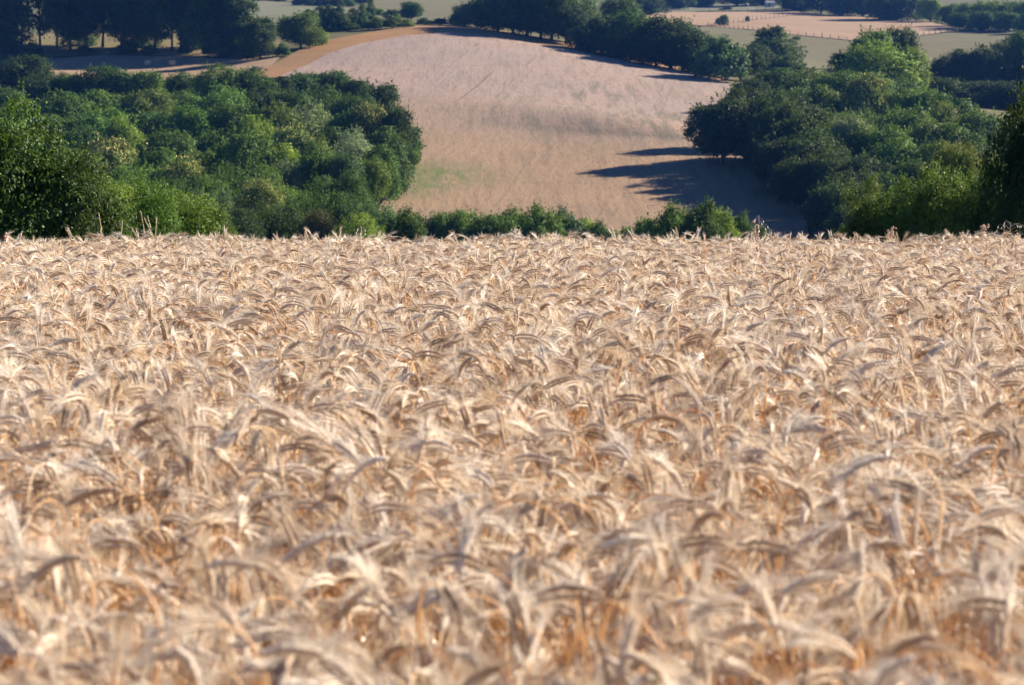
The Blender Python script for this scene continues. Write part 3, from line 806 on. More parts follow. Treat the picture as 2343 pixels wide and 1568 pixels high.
on_ground([(600, 138, 46, 92, 'dark'), (692, 112, 36, 98, 'olive'), (650, 130, 100, 34, 'mid', {'pk': 'bush0'}), (738, 106, 68, 34, 'lime'), (712, 112, 70, 40, 'lime')], 'of the round trees by the orange verge', 'rounded trees by the orange verge', FAR)
on_ground([(710, 62, 22, 36, 'deep'), (736, 76, 14, 46, 'blue'), (760, 76, 12, 44, 'blue'), (782, 76, 14, 40, 'blue'), (810, 68, 20, 40, 'deep'), (832, 66, 10, 40, 'blue'), (851, 56, 0, 34, 'deep')], 'of the upright trees behind the verge', 'upright trees behind the orange verge', TALL, d0=760)
on_ground([(866, 70, 40, 40, 'mid'), (900, 66, 36, 46, 'olive'), (900, 46, 22, 44, 'olive'), (943, 48, 4, 54, 'deep', {'pk': 'far1', 'label': 'single dark round tree on the crest against the grey green field'}), (973, 58, 41, 34, 'olive'), (1008, 58, 48, 40, 'dark'), (930, 64, 48, 40, 'olive'), (845, 72, 52, 34, 'mid'), (800, 82, 66, 36, 'deep'), (870, 38, 20, 26, 'lime')],
          'of the low bushes along the hill crest', 'bushes along the hill crest', ['bush0', 'bush1'], 'shrub', 'shrub', 'bush', d0=760)
on_ground([(690, 14, -8, 36, 'dark'), (715, 15, -6, 36, 'dark'), (745, 16, -5, 40, 'dark'), (775, 17, -4, 40, 'dark'), (800, 16, -2, 34, 'deep'), (600, 4, -10, 40, 'dark'), (640, 4, -8, 40, 'dark'), (830, 10, -6, 40, 'dark')], 'in the hedge behind the pale green field', 'far hedge trees', FAR, d0=1000)
# ---- dark trees over the right shoulder of the hill
on_ground([(1065, 60, 12, 72, 'dark'), (1040, 60, 40, 30, 'olive', {'pk': 'bush0'}), (1140, 74, -25, 130, 'dark'), (1205, 84, -35, 130, 'dark'), (1262, 96, -40, 130, 'deep'), (1322, 104, -15, 112, 'blue'), (1345, 122, 62, 100, 'dark'),
           (1415, 118, -8, 105, 'deep'), (1410, 138, 72, 100, 'dark'), (1475, 144, 45, 90, 'olive'), (1530, 160, 36, 172, 'dark')], 'in the row over the crop\'s right shoulder', 'dark trees over the right shoulder', FAR, d0=700)
on_ground([(1102, 66, 0, 96, 'dark'), (1172, 79, -22, 120, 'deep'), (1236, 92, -25, 130, 'dark'), (1294, 104, 2, 120, 'dark'), (1375, 126, 36, 120, 'dark'), (1446, 142, 30, 116, 'deep'), (1498, 154, 52, 116, 'dark'), (1572, 168, 72, 110, 'dark'), (1612, 178, 96, 96, 'deep'), (1690, 190, 112, 96, 'dark')],
          'filling the belt over the hill shoulder', 'trees filling the belt over the right shoulder', FAR, d0=690)
on_ground([(1645, 188, 88, 128, 'blue'), (1590, 172, 120, 70, 'dark', {'pk': 'bush1'})], 'of two bushes by the crop\'s top right corner', 'bushes by the upper right crop corner', ['bush0', 'bush1'], 'shrub', 'shrub', 'bush', d0=640)
tree(1757, 62, 118, 820 * KD, 'tall0', 'deep', 'tall dark tree with a feathery pointed top before the pasture', None, 'tall_tree')
tree(1722, 100, 90, 800 * KD, 'far3', 'dark', 'dark rounded tree left of the tall feathery one', None)
tree(1815, 84, 52, 830 * KD, 'airy1', 'deep', 'thin sparse tree right of the tall feathery one', None)
tree(1790, 128, 90, 800 * KD, 'bush1', 'deep', 'dark green bush under the thin sparse tree', None, 'shrub', 'shrub')
row([(1930, 128, 90, 'deep'), (1985, 62, 120, 'mid'), (2045, 74, 84, 'dark', {'d': 705}), (2000, 96, 190, 'lime', {'d': 668}), (2072, 116, 96, 'lime', {'d': 672})], 680, 'of the tall cluster before the pasture', 'tall bright cluster before the pasture', FAR)
row([(2150, 180, 120, 'dark'), (2212, 184, 140, 'dark'), (2282, 190, 140, 'dark'), (2345, 195, 130, 'dark'), (2180, 205, 120, 'dark'), (2250, 212, 130, 'dark'), (2320, 220, 130, 'dark')], 700, 'of those added as shade behind the right wood', 'trees added as shade in the hollow', FAR)  # dark trees added where a shaded meadow lies, standing in for its shade
# ---- trees round the far fields
on_ground([(1600, 16, -30, 80, 'dark'), (1680, 16, -30, 80, 'dark'), (1745, 14, -34, 80, 'dark'), (1820, 26, -30, 90, 'dark'), (1870, 32, -34, 80, 'dark'), (1915, 36, -26, 96, 'blue'), (1965, 38, -24, 90, 'deep'), (2030, 48, -34, 120, 'dark'), (2085, 48, -20, 70, 'dark'), (2118, 52, -6, 64, 'lime')],
          'along the tan field\'s top edge', 'trees along the top of the tan field', FAR, d0=1000)
on_ground([(1480, 34, -10, 90, 'dark'), (1540, 22, -26, 80, 'dark')], 'of two at the tan field\'s left end', 'dark trees at the left end of the tan field', FAR, d0=1000)
on_ground([(2165, 62, 10, 70, 'mid'), (2205, 66, 8, 70, 'mid'), (2250, 68, 2, 74, 'lime'), (2295, 70, 4, 74, 'mid'), (2340, 72, -2, 80, 'mid'), (2185, 70, 28, 60, 'deep'), (2235, 74, 26, 66, 'deep'), (2290, 76, 26, 66, 'mid'), (2342, 80, 28, 66, 'mid')],
          'on the wooded slope, top right corner', 'trees of the top right slope', FAR, d0=900)
row([(2150, 130, 76, 'dark'), (2195, 114, 84, 'dark'), (2240, 105, 84, 'dark'), (2288, 91, 84, 'dark'), (2332, 73, 92, 'deep'), (2340, 140, 120, 'dark'), (2270, 150, 110, 'dark'), (2175, 168, 110, 'dark'), (2225, 178, 120, 'dark'), (2290, 185, 120, 'dark'), (2345, 190, 120, 'dark')], 800, 'in the dark hedge below the pasture', 'dark hedge below the pasture', FAR)  # hedge, with lower trees added to stand for shade on the meadow

# ------------------------------------------------------------------ wheat
def stalk_shape(seed):
    """one ripe bearded stalk, about 1 m high, bending over in +x; returns MB per part"""
    rs = np.random.RandomState(seed)
    bend = R([12, 45, 75, 95, 110, 126, 138, 150, 165, 178, 85, 118, 28, 60, 142, 102][seed % 16] + rs.uniform(-8, 8))
    lean = R(rs.uniform(-3, 7))
    neck, ear = rs.uniform(0.07, 0.16), rs.uniform(0.062, 0.098)
    stem_l = 0.86
    n_s, n_n, n_e = 7, 7, 22
    seg = np.concatenate([np.full(n_s, stem_l / n_s), np.full(n_n, neck / n_n), np.full(n_e, ear / n_e)])
    t = np.concatenate([np.zeros(n_s), np.linspace(0.08, 0.62, n_n), np.linspace(0.64, 1.0, n_e)])
    phi = lean + np.linspace(0, 0.05, len(seg)) + t * (bend - lean)
    P = np.zeros((len(seg) + 1, 3))
    P[1:, 0] = np.cumsum(np.sin(phi) * seg); P[1:, 2] = np.cumsum(np.cos(phi) * seg)
    yw = rs.normal(0, 0.012) * np.linspace(0, 1, len(P)) ** 2
    P[:, 1] = yw
    P[:, 2] += 1.0 - P[:, 2].max()
    P[0, 2] = -0.02
    st, er, aw, lf = MB(), MB(), MB(), MB()
    k0 = n_s + n_n
    rad = np.concatenate([np.full(n_s + 1, 0.0021), np.linspace(0.0018, 0.0012, n_n)])
    st.tube(P[:k0 + 1], rad, 4, False)
    E = P[k0:]
    roll = rs.uniform(0, math.pi)
    for i in range(n_e):
        T = E[i + 1] - E[i]; T = T / np.linalg.norm(T)
        N = np.cross(np.array([0, 1.0, 0]), T); N /= np.linalg.norm(N)
        B = np.cross(T, N)
        S = (N * math.cos(roll) + B * math.sin(roll)) * (1 if i % 2 else -1)
        f = i / (n_e - 1)
        sz = 0.72 + 0.5 * math.sin(math.pi * min(1, f * 0.85 + 0.12))
        X = np.cross(T, S)
        er.spindle(E[i] + S * 0.0022 * sz, T * 0.93 + S * 0.34 + rs.normal(0, 0.05, 3), 0.0132 * sz, 0.0084 * sz, 5, X, 0.72)
        for q in range(2):
            L = rs.uniform(0.04, 0.080) * (1.05 - 0.3 * f)
            a = T * 0.93 + S * rs.uniform(0.08, 0.36) + X * rs.normal(0, 0.13) + rs.normal(0, 0.03, 3)
            a /= np.linalg.norm(a)
            p0 = E[i] + S * 0.004 + T * 0.010 * sz
            p1 = p0 + a * L * 0.55
            a2 = a * 0.97 + T * 0.06 + np.array([0, 0, rs.uniform(-0.10, 0.04)])
            p2 = p1 + a2 / np.linalg.norm(a2) * L * 0.45
            aw.tube([p0, p1, p2], [0.00056, 0.00046, 0.00014], 3, False)
    for q in range(rs.choice([1, 2, 2, 3])):
        i = n_s - 1 if q == 0 else rs.randint(3, n_s)
        base = P[i] + np.array([0, 0, rs.uniform(-0.02, 0.05)])
        a = rs.uniform(0, 2 * math.pi); L = rs.uniform(0.10, 0.22)
        d = np.array([math.cos(a), math.sin(a), 0]); side = np.array([-math.sin(a), math.cos(a), 0])
        el = rs.uniform(0.3, 1.2); pts = [base]; 
        for s_ in range(6):
            pts.append(pts[-1] + (d * math.cos(el) + np.array([0, 0, math.sin(el)])) * L / 6); el -= rs.uniform(0.25, 0.6)
        tw = np.linspace(0, rs.uniform(-1.5, 1.5), 7)
        sides = side[None] * np.cos(tw)[:, None] + np.array([0, 0, 1.0])[None] * np.sin(tw)[:, None]
        lf.ribbon(pts, np.array([0.0045, 0.006, 0.006, 0.005, 0.004, 0.0025, 0.0006]), sides)
    return st, er, aw, lf

NVAR = 16
STALK = []
MATS = [M['stem'], M['ear'], M['awn'], M['dry_leaf']]
src_col = bpy.data.collections.new('wheat stalk shapes')
RAW = []
def with_rnd(me, vals):
    at = me.attributes.new('rnd', 'FLOAT', 'FACE')
    at.data.foreach_set('value', np.asarray(vals, np.float32))
    return me
for k in range(NVAR):
    parts = stalk_shape(k)
    V = np.concatenate([np.concatenate(b.v) for b in parts])
    F, MI, off = [], [], 0
    for mi, b in enumerate(parts):
        F += [tuple(i + off for i in q) for q in b.f]; MI += [mi] * len(b.f); off += b.n
    me = mesh_np('wheat_stalk_%02d' % k, V, F, MATS, MI, True)
    src_col.objects.link(bpy.data.objects.new('wheat_stalk_%02d' % k, with_rnd(me, np.zeros(len(F)))))
    # triangles only, for joining into tiles
    T, TM = [], []
    for q, mi in zip(F, MI):
        for r in range(1, len(q) - 1):
            T.append((q[0], q[r], q[r + 1])); TM.append(mi)
    RAW.append((V, np.array(T), np.array(TM)))
    STALK.append([(nm, b.mesh(nm, [mt], True)) for b, nm, mt in zip(parts[:3], ('stem', 'ear', 'awns'), MATS)])
    for q in range(len(parts[3].v)):
        lm = MB(); lm.add(parts[3].v[q], [(i, i + 1, 8 + i, 7 + i) for i in range(6)])
        STALK[-1].append(('leaf', lm.mesh('leaf', [M['dry_leaf']], True)))

wr = np.random.RandomState(77)
WH = 0.912                         # mean height of the stand
def rot_m(a, b, c):
    return np.array(Matrix.Rotation(c, 3, 'Z') @ Matrix.Rotation(b, 3, 'Y') @ Matrix.Rotation(a, 3, 'X'))
def stand_height(n, x, y):
    p = np.sin(x * 1.9 + 0.7) * np.sin(y * 1.1) + 0.6 * np.sin(x * 4.3 + y * 2.0)
    sc_ = WH * (1.0 + 0.022 * p) + wr.normal(0, 0.045, n)
    sc_ = np.where(wr.rand(n) < np.where(y > 15, 0.05, 0.012), sc_ + wr.uniform(0.03, 0.085, n), sc_)
    return np.clip(sc_, 0.76, 1.06)
TILE, NT = 0.42, 14
for k in range(NT):
    n = 60 + wr.randint(-3, 4)
    VV, FF, MM, RR, off = [], [], [], [], 0
    xs, ys = wr.uniform(-TILE / 2, TILE / 2, n), wr.uniform(-TILE / 2, TILE / 2, n)
    hs = np.clip(WH + wr.normal(0, 0.05, n), 0.74, 1.03)
    for x, y, h in zip(xs, ys, hs):
        V, T, TM = RAW[wr.randint(NVAR)]
        A = rot_m(wr.normal(0, 0.10), wr.normal(0, 0.10), wr.uniform(0, 6.283)) * h
        VV.append(V @ A.T + np.array([x, y, 0])); FF.append(T + off); MM.append(TM); RR.append(np.full(len(T), wr.rand())); off += len(V)
    me = mesh_np('wheat_tile_%02d' % k, np.concatenate(VV), np.concatenate(FF), MATS, np.concatenate(MM), True)
    src_col.objects.link(bpy.data.objects.new('wheat_tile_%02d' % k, with_rnd(me, np.concatenate(RR))))

D_TILE0, D_TILE1 = 3.9, 19.3       # tiles of stalks between these, single stalks nearer and at the far edge
def scatter(d0, d1, dens):
    out = []
    d = d0
    while d < d1:
        half = 0.236 * d + 2.2
        n = wr.poisson(dens * 0.05 * 2 * half)
        x = wr.uniform(-half, half, n); y = d + wr.uniform(0, 0.05, n)
        out.append(np.c_[x, y]); d += 0.05
    return np.concatenate(out)
A_ = scatter(0.85, D_TILE0, 290)
B_ = scatter(D_TILE1 - 0.15, 21.0, 310)
edge = 20.2 + 0.35 * np.sin(B_[:, 0] * 1.3) + 0.25 * np.sin(B_[:, 0] * 3.1 + 1)
B_ = B_[B_[:, 1] < edge]
WP = np.concatenate([A_, B_])
WN = len(WP)
WZ = wheat_ground(WP[:, 0], WP[:, 1])
WS = stand_height(WN, WP[:, 0], WP[:, 1])
WR_ = np.c_[wr.normal(0, 0.10, WN), wr.normal(0, 0.10, WN), wr.uniform(0, 2 * math.pi, WN)]
WI = wr.randint(0, NVAR, WN)
hi = (WP[:, 1] > 15) & (WS > 0.97)
WI = np.where(hi, np.array([0, 12, 1, 13, 2])[wr.randint(0, 5, WN)], WI)
ty = np.arange(D_TILE0 + TILE / 2, D_TILE1, TILE)
TT = []
for y in ty:
    half = 0.236 * y + 2.2
    o = wr.uniform(0, TILE)
    for x in np.arange(-half - o, half, TILE):
        TT.append((x, y))
TT = np.array(TT) + wr.uniform(-0.03, 0.03, (len(TT), 2))
TZ = wheat_ground(TT[:, 0], TT[:, 1])
TS = np.c_[np.ones(len(TT)), np.ones(len(TT)), 1.0 + 0.035 * (np.sin(TT[:, 0] * 1.9 + 0.7) * np.sin(TT[:, 1] * 1.1)) * np.clip((19 - TT[:, 1]) / 8, 0.3, 1) + wr.normal(0, 0.016, len(TT))]
TR = np.c_[0.09 * np.sin(TT[:, 0] * 0.9 + TT[:, 1] * 0.37) + wr.normal(0, 0.035, len(TT)), 0.09 * np.cos(TT[:, 0] * 0.7 - TT[:, 1] * 0.51) + wr.normal(0, 0.035, len(TT)), wr.randint(0, 4, len(TT)) * math.pi / 2]
TI = NVAR + wr.randint(0, NT, len(TT))

# the three hundred stalks that show largest are things of their own
a = WP[:, 1]; topz = WZ + WS
u_ = WP[:, 0] / a * FPX + 1171
b_ = (topz - 0.03 - CAM_Z) / a
v_ = 784 - FPX * (b_ + math.tan(R(PITCH))) / (1 - b_ * math.tan(R(PITCH)))
vis = (u_ > 20) & (u_ < 2322) & (v_ < 1545) & (v_ > 0)
order = np.argsort(np.where(vis, a, 1e9))[:300]
single = np.zeros(WN, bool); single[order] = True

BENDW = ['upright', 'slightly tipped', 'tipped', 'bowed', 'bowed', 'nodding', 'nodding', 'drooping', 'drooping', 'hanging', 'bowed', 'nodding', 'slightly tipped', 'tipped', 'nodding', 'bowed']
for i in order:
    k = int(WI[i])
    e = link('wheat_stalk', None)
    e.location = (WP[i, 0], WP[i, 1], WZ[i]); e.rotation_euler = WR_[i]; e.scale = (WS[i],) * 3
    for nm, me in STALK[k]:
        link(nm, me, e)
    rz = WR_[i, 2]
    side = 'rightwards' if math.cos(rz) > 0.4 else ('leftwards' if math.cos(rz) < -0.4 else ('backwards' if math.sin(rz) > 0 else 'forwards'))
    uu = u_[i] / 2342
    zone = 'far left' if uu < 0.2 else 'left' if uu < 0.4 else 'middle' if uu < 0.6 else 'right' if uu < 0.8 else 'far right'
    near_ = 'very front' if v_[i] > 1440 else 'second rank'
    tag(e, 'wheat stalk at the %s, %s of bottom edge, ear %s %s' % (near_, zone, BENDW[k], side), 'wheat stalk', 'nearest wheat stalks')

rest = ~single
pm = bpy.data.meshes.new('wheat')
pm.from_pydata([tuple(q) for q in np.concatenate([np.c_[WP[rest], WZ[rest]], np.c_[TT, TZ]])], [], [])
for nm, typ, arr in (('rot', 'FLOAT_VECTOR', np.concatenate([WR_[rest], TR])), ('scl', 'FLOAT_VECTOR', np.concatenate([np.repeat(WS[rest][:, None], 3, 1), TS])), ('idx', 'INT', np.concatenate([WI[rest], TI]))):
    at = pm.attributes.new(nm, typ, 'POINT')
    at.data.foreach_set('vector' if typ == 'FLOAT_VECTOR' else 'value', np.asarray(arr, np.int32 if typ == 'INT' else np.float32).ravel())
wheat = link('wheat', pm)
tag(wheat, 'dense ripe bearded wheat filling the field behind the nearest rows', 'wheat', kind='stuff')
ng = bpy.data.node_groups.new('wheat stand', 'GeometryNodeTree')
ng.interface.new_socket('Geometry', in_out='INPUT', socket_type='NodeSocketGeometry')
ng.interface.new_socket('Geometry', in_out='OUTPUT', socket_type='NodeSocketGeometry')
gi, go = ng.nodes.new('NodeGroupInput'), ng.nodes.new('NodeGroupOutput')
ci = ng.nodes.new('GeometryNodeCollectionInfo'); ci.inputs[0].default_value = src_col
ci.inputs['Separate Children'].default_value = True; ci.inputs['Reset Children'].default_value = True
iop = ng.nodes.new('GeometryNodeInstanceOnPoints')
def named(nm, typ):
    n = ng.nodes.new('GeometryNodeInputNamedAttribute'); n.data_type = typ; n.inputs[0].default_value = nm
    return n.outputs[0]
e2r = ng.nodes.new('FunctionNodeEulerToRotation')
ng.links.new(named('rot', 'FLOAT_VECTOR'), e2r.inputs[0])
ng.links.new(gi.outputs[0], iop.inputs['Points'])
ng.links.new(ci.outputs[0], iop.inputs['Instance'])
iop.inputs['Pick Instance'].default_value = True
ng.links.new(named('idx', 'INT'), iop.inputs['Instance Index'])
ng.links.new(e2r.outputs[0], iop.inputs['Rotation'])
ng.links.new(named('scl', 'FLOAT_VECTOR'), iop.inputs['Scale'])
ng.links.new(iop.outputs[0], go.inputs[0])
md = wheat.modifiers.new('wheat stand', 'NODES'); md.node_group = ng

# soil and litter under the wheat
M['soil'] = plain_mat('straw littered soil', (0.22, 0.13, 0.06), (0.42, 0.28, 0.14), 9.0, 0.95, 0.05, 6)
yy, xx = np.meshgrid(np.linspace(0.3, 21.3, 70), np.linspace(-9, 9, 50), indexing='ij')
V = np.c_[xx.ravel(), yy.ravel(), wheat_ground(xx.ravel(), yy.ravel()) + 0.015]
nx = 50
i = np.arange(69)[:, None] * nx; j = np.arange(nx - 1)[None]
F = np.stack([i + j, i + j + 1, i + nx + j + 1, i + nx + j], -1).reshape(-1, 4)
tag(link('wheat_field_soil', mesh_np('soil', V, F, [M['soil']], None, True)), 'straw coloured soil between the wheat stems', kind='structure')

# ------------------------------------------------------------------ small things
M['post'] = plain_mat('weathered post', (0.09, 0.07, 0.055), (0.17, 0.14, 0.11), 4.0)
M['wire'] = plain_mat('fence wire', (0.16, 0.15, 0.14), (0.24, 0.22, 0.20), 2.0, 0.5, 0.5)
M['hay'] = plain_mat('hay bale straw', (0.38, 0.30, 0.18), (0.58, 0.48, 0.32), 6.0, 0.9, 0.1)
M['twig'] = plain_mat('dry twigs', (0.16, 0.12, 0.09), (0.36, 0.29, 0.22), 2.0)
M['shed_wall'] = plain_mat('shed wall', (0.38, 0.40, 0.42), (0.50, 0.52, 0.54), 1.0)
M['shed_roof'] = plain_mat('shed roof', (0.20, 0.19, 0.19), (0.30, 0.29, 0.28), 1.0)
M['blue'] = plain_mat('blue plastic', (0.05, 0.09, 0.32), (0.07, 0.12, 0.40), 1.0, 0.4, 0.5)
M['oat'] = plain_mat('bleached wild oat', (0.68, 0.62, 0.48), (0.85, 0.82, 0.72), 30.0, 0.6, 0.3)
M['dock'] = plain_mat('dry dock seed', (0.40, 0.26, 0.17), (0.70, 0.56, 0.42), 40.0, 0.8, 0.2)
M['grass'] = plain_mat('tall dry grass', (0.50, 0.44, 0.27), (0.68, 0.60, 0.42), 30.0, 0.6, 0.3)
M['petal'] = plain_mat('pink red flower', (0.45, 0.03, 0.05), (0.62, 0.10, 0.12), 20.0, 0.6, 0.3)

def fence(pts, label, spacing, hgt=1.35, rail=True, d0=800):
    W = [ground(u, v, d0=d0) for u, v in pts]
    L = [0.0]
    for a, b in zip(W, W[1:]): L.append(L[-1] + (b - a).length)
    e = link('fence', None); e.location = W[0]
    tag(e, label, 'fence')
    n = max(2, int(L[-1] / spacing)); rs = random.Random(len(label))
    b = MB(); b.tube([(0, 0, -0.4), (0, 0, 0.5), (0, 0, 1.0)], [0.10, 0.095, 0.085], 6); pm_ = b.mesh('post', [M['post']], True)
    tops = []
    for k in range(n + 1):
        s_ = L[-1] * k / n
        q = max(i for i in range(len(L) - 1) if L[i] <= s_ + 1e-6)
        t = (s_ - L[q]) / (L[q + 1] - L[q] + 1e-9)
        p = W[q].lerp(W[q + 1], t); p.z = tz(p.x, p.y) + 0.3
        o = link('post', pm_, e)
        h = hgt * rs.uniform(0.85, 1.15) * (1.45 if k % 6 == 3 else 1)
        f = rs.uniform(1.0, 1.5)
        o.location = p - W[0]; o.scale = (f, f, h); o.rotation_euler = (rs.uniform(-0.06, 0.06), rs.uniform(-0.06, 0.06), rs.uniform(0, 6))
        tops.append(p - W[0])
    for z in (0.45, 0.85, 1.2):
        w = MB(); w.tube([(p.x, p.y, p.z + z) for p in tops], 0.012, 4); link('wire', w.mesh('wire', [M['wire']]), e)
    # rank grass left standing along the foot of the fence
    g_ = MB()
    for p, q in zip(tops, tops[1:]):
        for k in range(26):
            t = rs.random(); c = p.lerp(q, t)
            a = rs.uniform(0, 6.28); r_ = rs.uniform(0.02, 0.06); h = rs.uniform(0.25, 0.7)
            c = Vector((c.x + rs.uniform(-0.35, 0.35), c.y + rs.uniform(-0.35, 0.35), c.z))
            g_.add([(c.x - math.cos(a) * r_, c.y - math.sin(a) * r_, c.z - 0.3), (c.x + math.cos(a) * r_, c.y + math.sin(a) * r_, c.z - 0.3), (c.x + rs.uniform(-0.2, 0.2), c.y, c.z + h)], [(0, 1, 2)])
    o = link('grass_tufts', g_.mesh('grass_tufts', [M['twig']]), e); o['kind'] = 'stuff'
    return e
fence([(1618, 62), (1700, 69), (1800, 80), (1937, 94)], 'post and wire fence along the lower left side of the tan field', 4.6)
fence([(1990, 96), (2079, 87), (2150, 78), (2224, 70)], 'post and wire fence along the lower right side of the tan field', 6.5)
fence([(1515, 30), (1600, 29), (1700, 28), (1790, 22)], 'post and wire fence along the top of the tan field', 6.5)
fence([(1622, 61), (1690, 53), (1760, 44), (1800, 40)], 'short fence slanting uphill inside the tan field', 6.0)
fence([(2130, 52), (2180, 60), (2235, 70)], 'fence under the trees at the right end of the tan field', 6.0)

# saplings and bush at the fence
for u, vb, vt, w, lab in ((1638, 60, 41, 13, 'small thin-trunked sapling, left one of the pair in the tan field'), (1650, 62, 34, 22, 'small leaning sapling, right one of the pair in the tan field'), (1704, 53, 37, 11, 'small lone sapling on the short fence in the tan field')):
    g = ground(u, vb, d0=800)
    tree(u, vt, w, g.y, 'far0', 'olive', lab, 'saplings in the tan field', 'sapling', zbase=g.z, hmin=1.5)
g = ground(1738, 72, d0=800)
tree(1741, 62, 14, g.y, 'bush0', 'brown', 'single dark brown bush on the lower fence of the tan field', None, 'shrub', 'shrub', zbase=g.z, hmin=1.0)
g = ground(1656, 24, d0=1000)
tree(1656, 17, 30, g.y, 'bush1', 'dark', 'low dark bush on the grass strip behind the tan field', None, 'shrub', 'shrub', zbase=g.z, hmin=1.0)

# shed and barrel beyond the tan field
def shed():
    g = ground(1760, 18, d0=1000)
    e = link('shed', None); e.location = g; e.rotation_euler = (0, 0, 0.25)
    w = MB(); w.box((0, 0, 1.2), (4.2, 3.0, 2.4)); w.add([(-2.1, -1.5, 2.4), (-2.1, 1.5, 2.4), (-2.1, 0, 3.3), (2.1, -1.5, 2.4), (2.1, 1.5, 2.4), (2.1, 0, 3.3)], [(0, 2, 1), (3, 4, 5)])
    link('wall', w.mesh('wall', [M['shed_wall']]), e)
    r = MB()
    for sg in (-1, 1):
        a = np.array([[-2.4, sg * 1.8, 2.24], [2.4, sg * 1.8, 2.24], [2.4, 0, 3.36], [-2.4, 0, 3.36]]); b = a + np.array([0, 0, 0.1])
        r.add(np.r_[a, b], [(0, 1, 2, 3), (4, 7, 6, 5), (0, 4, 5, 1), (1, 5, 6, 2), (2, 6, 7, 3), (3, 7, 4, 0)])
    link('roof', r.mesh('roof', [M['shed_roof']]), e)
    d = MB(); d.box((-0.7, -1.53, 0.98), (1.0, 0.06, 1.96)); link('door', d.mesh('door', [M['post']]), e)
    tag(e, 'small pale grey shed in shade under the trees beyond the tan field', 'shed')
    g = ground(1708, 17, d0=1000)
    b = MB(); t = np.linspace(0, 1.5, 7); b.tube([(0, 0, z) for z in t], 0.62 + 0.06 * np.sin(t * 2.1) + 0.03 * np.cos(t * 12), 16)
    o = link('barrel', b.mesh('barrel', [M['blue']], True)); o.location = g
    tag(o, 'small blue barrel in the shade left of the grey shed', 'barrel')
shed()

# round bales in the shaded meadow
for u, v, rz, lab in ((338, 155, 0.5, 'round hay bale lying in the shaded meadow, left one of two'), (395, 155, -0.7, 'round hay bale lying in the shaded meadow, right one of two')):
    g = ground(u, v, d0=500)
    b = MB(); th = np.arange(20) * 2 * math.pi / 20
    rs = np.random.RandomState(u)
    xs_ = [-0.62, -0.58, -0.3, 0, 0.3, 0.58, 0.62]; rr = [0.10, 0.66, 0.70, 0.71, 0.70, 0.66, 0.10]
    V = [(x, r * math.cos(t) * (1 + rs.normal(0, 0.012)), 0.68 + r * math.sin(t) * (0.97 + rs.normal(0, 0.012))) for x, r in zip(xs_, rr) for t in th]
    F = [(i * 20 + j, i * 20 + (j + 1) % 20, (i + 1) * 20 + (j + 1) % 20, (i + 1) * 20 + j) for i in range(6) for j in range(20)] + [tuple(range(19, -1, -1)), tuple(range(120, 140))]
    b.add(V, F)
    o = link('hay_bale', b.mesh('bale', [M['hay']], True)); o.location = (g.x, g.y, tz(g.x, g.y) + 0.3); o.rotation_euler = (0, 0, rz)
    tag(o, lab, 'hay bale', 'round bales in the shaded meadow')

# heap of cut branches where verge and meadow meet
g = ground(588, 166, d0=500)
b = MB(); rs = np.random.RandomState(3)
for k in range(150):
    c = np.array([rs.normal(0, 1.5), rs.normal(0, 1.2), 0]); c[2] = max(0, 0.9 - 0.3 * np.hypot(c[0], c[1])) * rs.rand() + 0.05
    d = unit(rs.normal(size=3) * np.array([1, 1, 0.4])); L = rs.uniform(0.6, 1.8)
    b.tube([c - d * L / 2, c + d * L * 0.1 + rs.normal(0, 0.06, 3), c + d * L / 2], [0.05, 0.04, 0.015], 4)
o = link('brush_pile', b.mesh('brush_pile', [M['twig']])); o.location = (g.x, g.y, tz(g.x, g.y) + 0.3)
tag(o, 'heap of cut grey branches at the lower end of the orange verge', 'brush pile')

# flat dark strip that paints the shade inside a gap in the crop
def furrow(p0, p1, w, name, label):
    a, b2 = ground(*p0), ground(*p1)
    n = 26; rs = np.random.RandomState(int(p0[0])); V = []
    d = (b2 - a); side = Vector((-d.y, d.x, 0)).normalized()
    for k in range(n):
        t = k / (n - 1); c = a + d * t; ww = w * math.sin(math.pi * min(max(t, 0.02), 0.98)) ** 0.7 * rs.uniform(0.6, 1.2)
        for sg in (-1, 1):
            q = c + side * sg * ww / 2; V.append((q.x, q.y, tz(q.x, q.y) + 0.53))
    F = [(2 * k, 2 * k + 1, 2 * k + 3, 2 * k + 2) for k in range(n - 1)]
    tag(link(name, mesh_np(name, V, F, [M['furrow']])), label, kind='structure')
M['furrow'] = plain_mat('furrow shade', (0.10, 0.085, 0.07), (0.20, 0.15, 0.11), 0.8)
furrow((1036, 246), (1132, 166), 0.5, 'furrow_shade', 'painted shade of a furrow slanting up the middle of the hillside crop')

# plants that stand above the wheat at its far edge
def wheat_base(u, d):
    x = (u - 1171.0) / FPX * d
    return x, float(wheat_ground(np.array([x]), np.array([d]))[0])

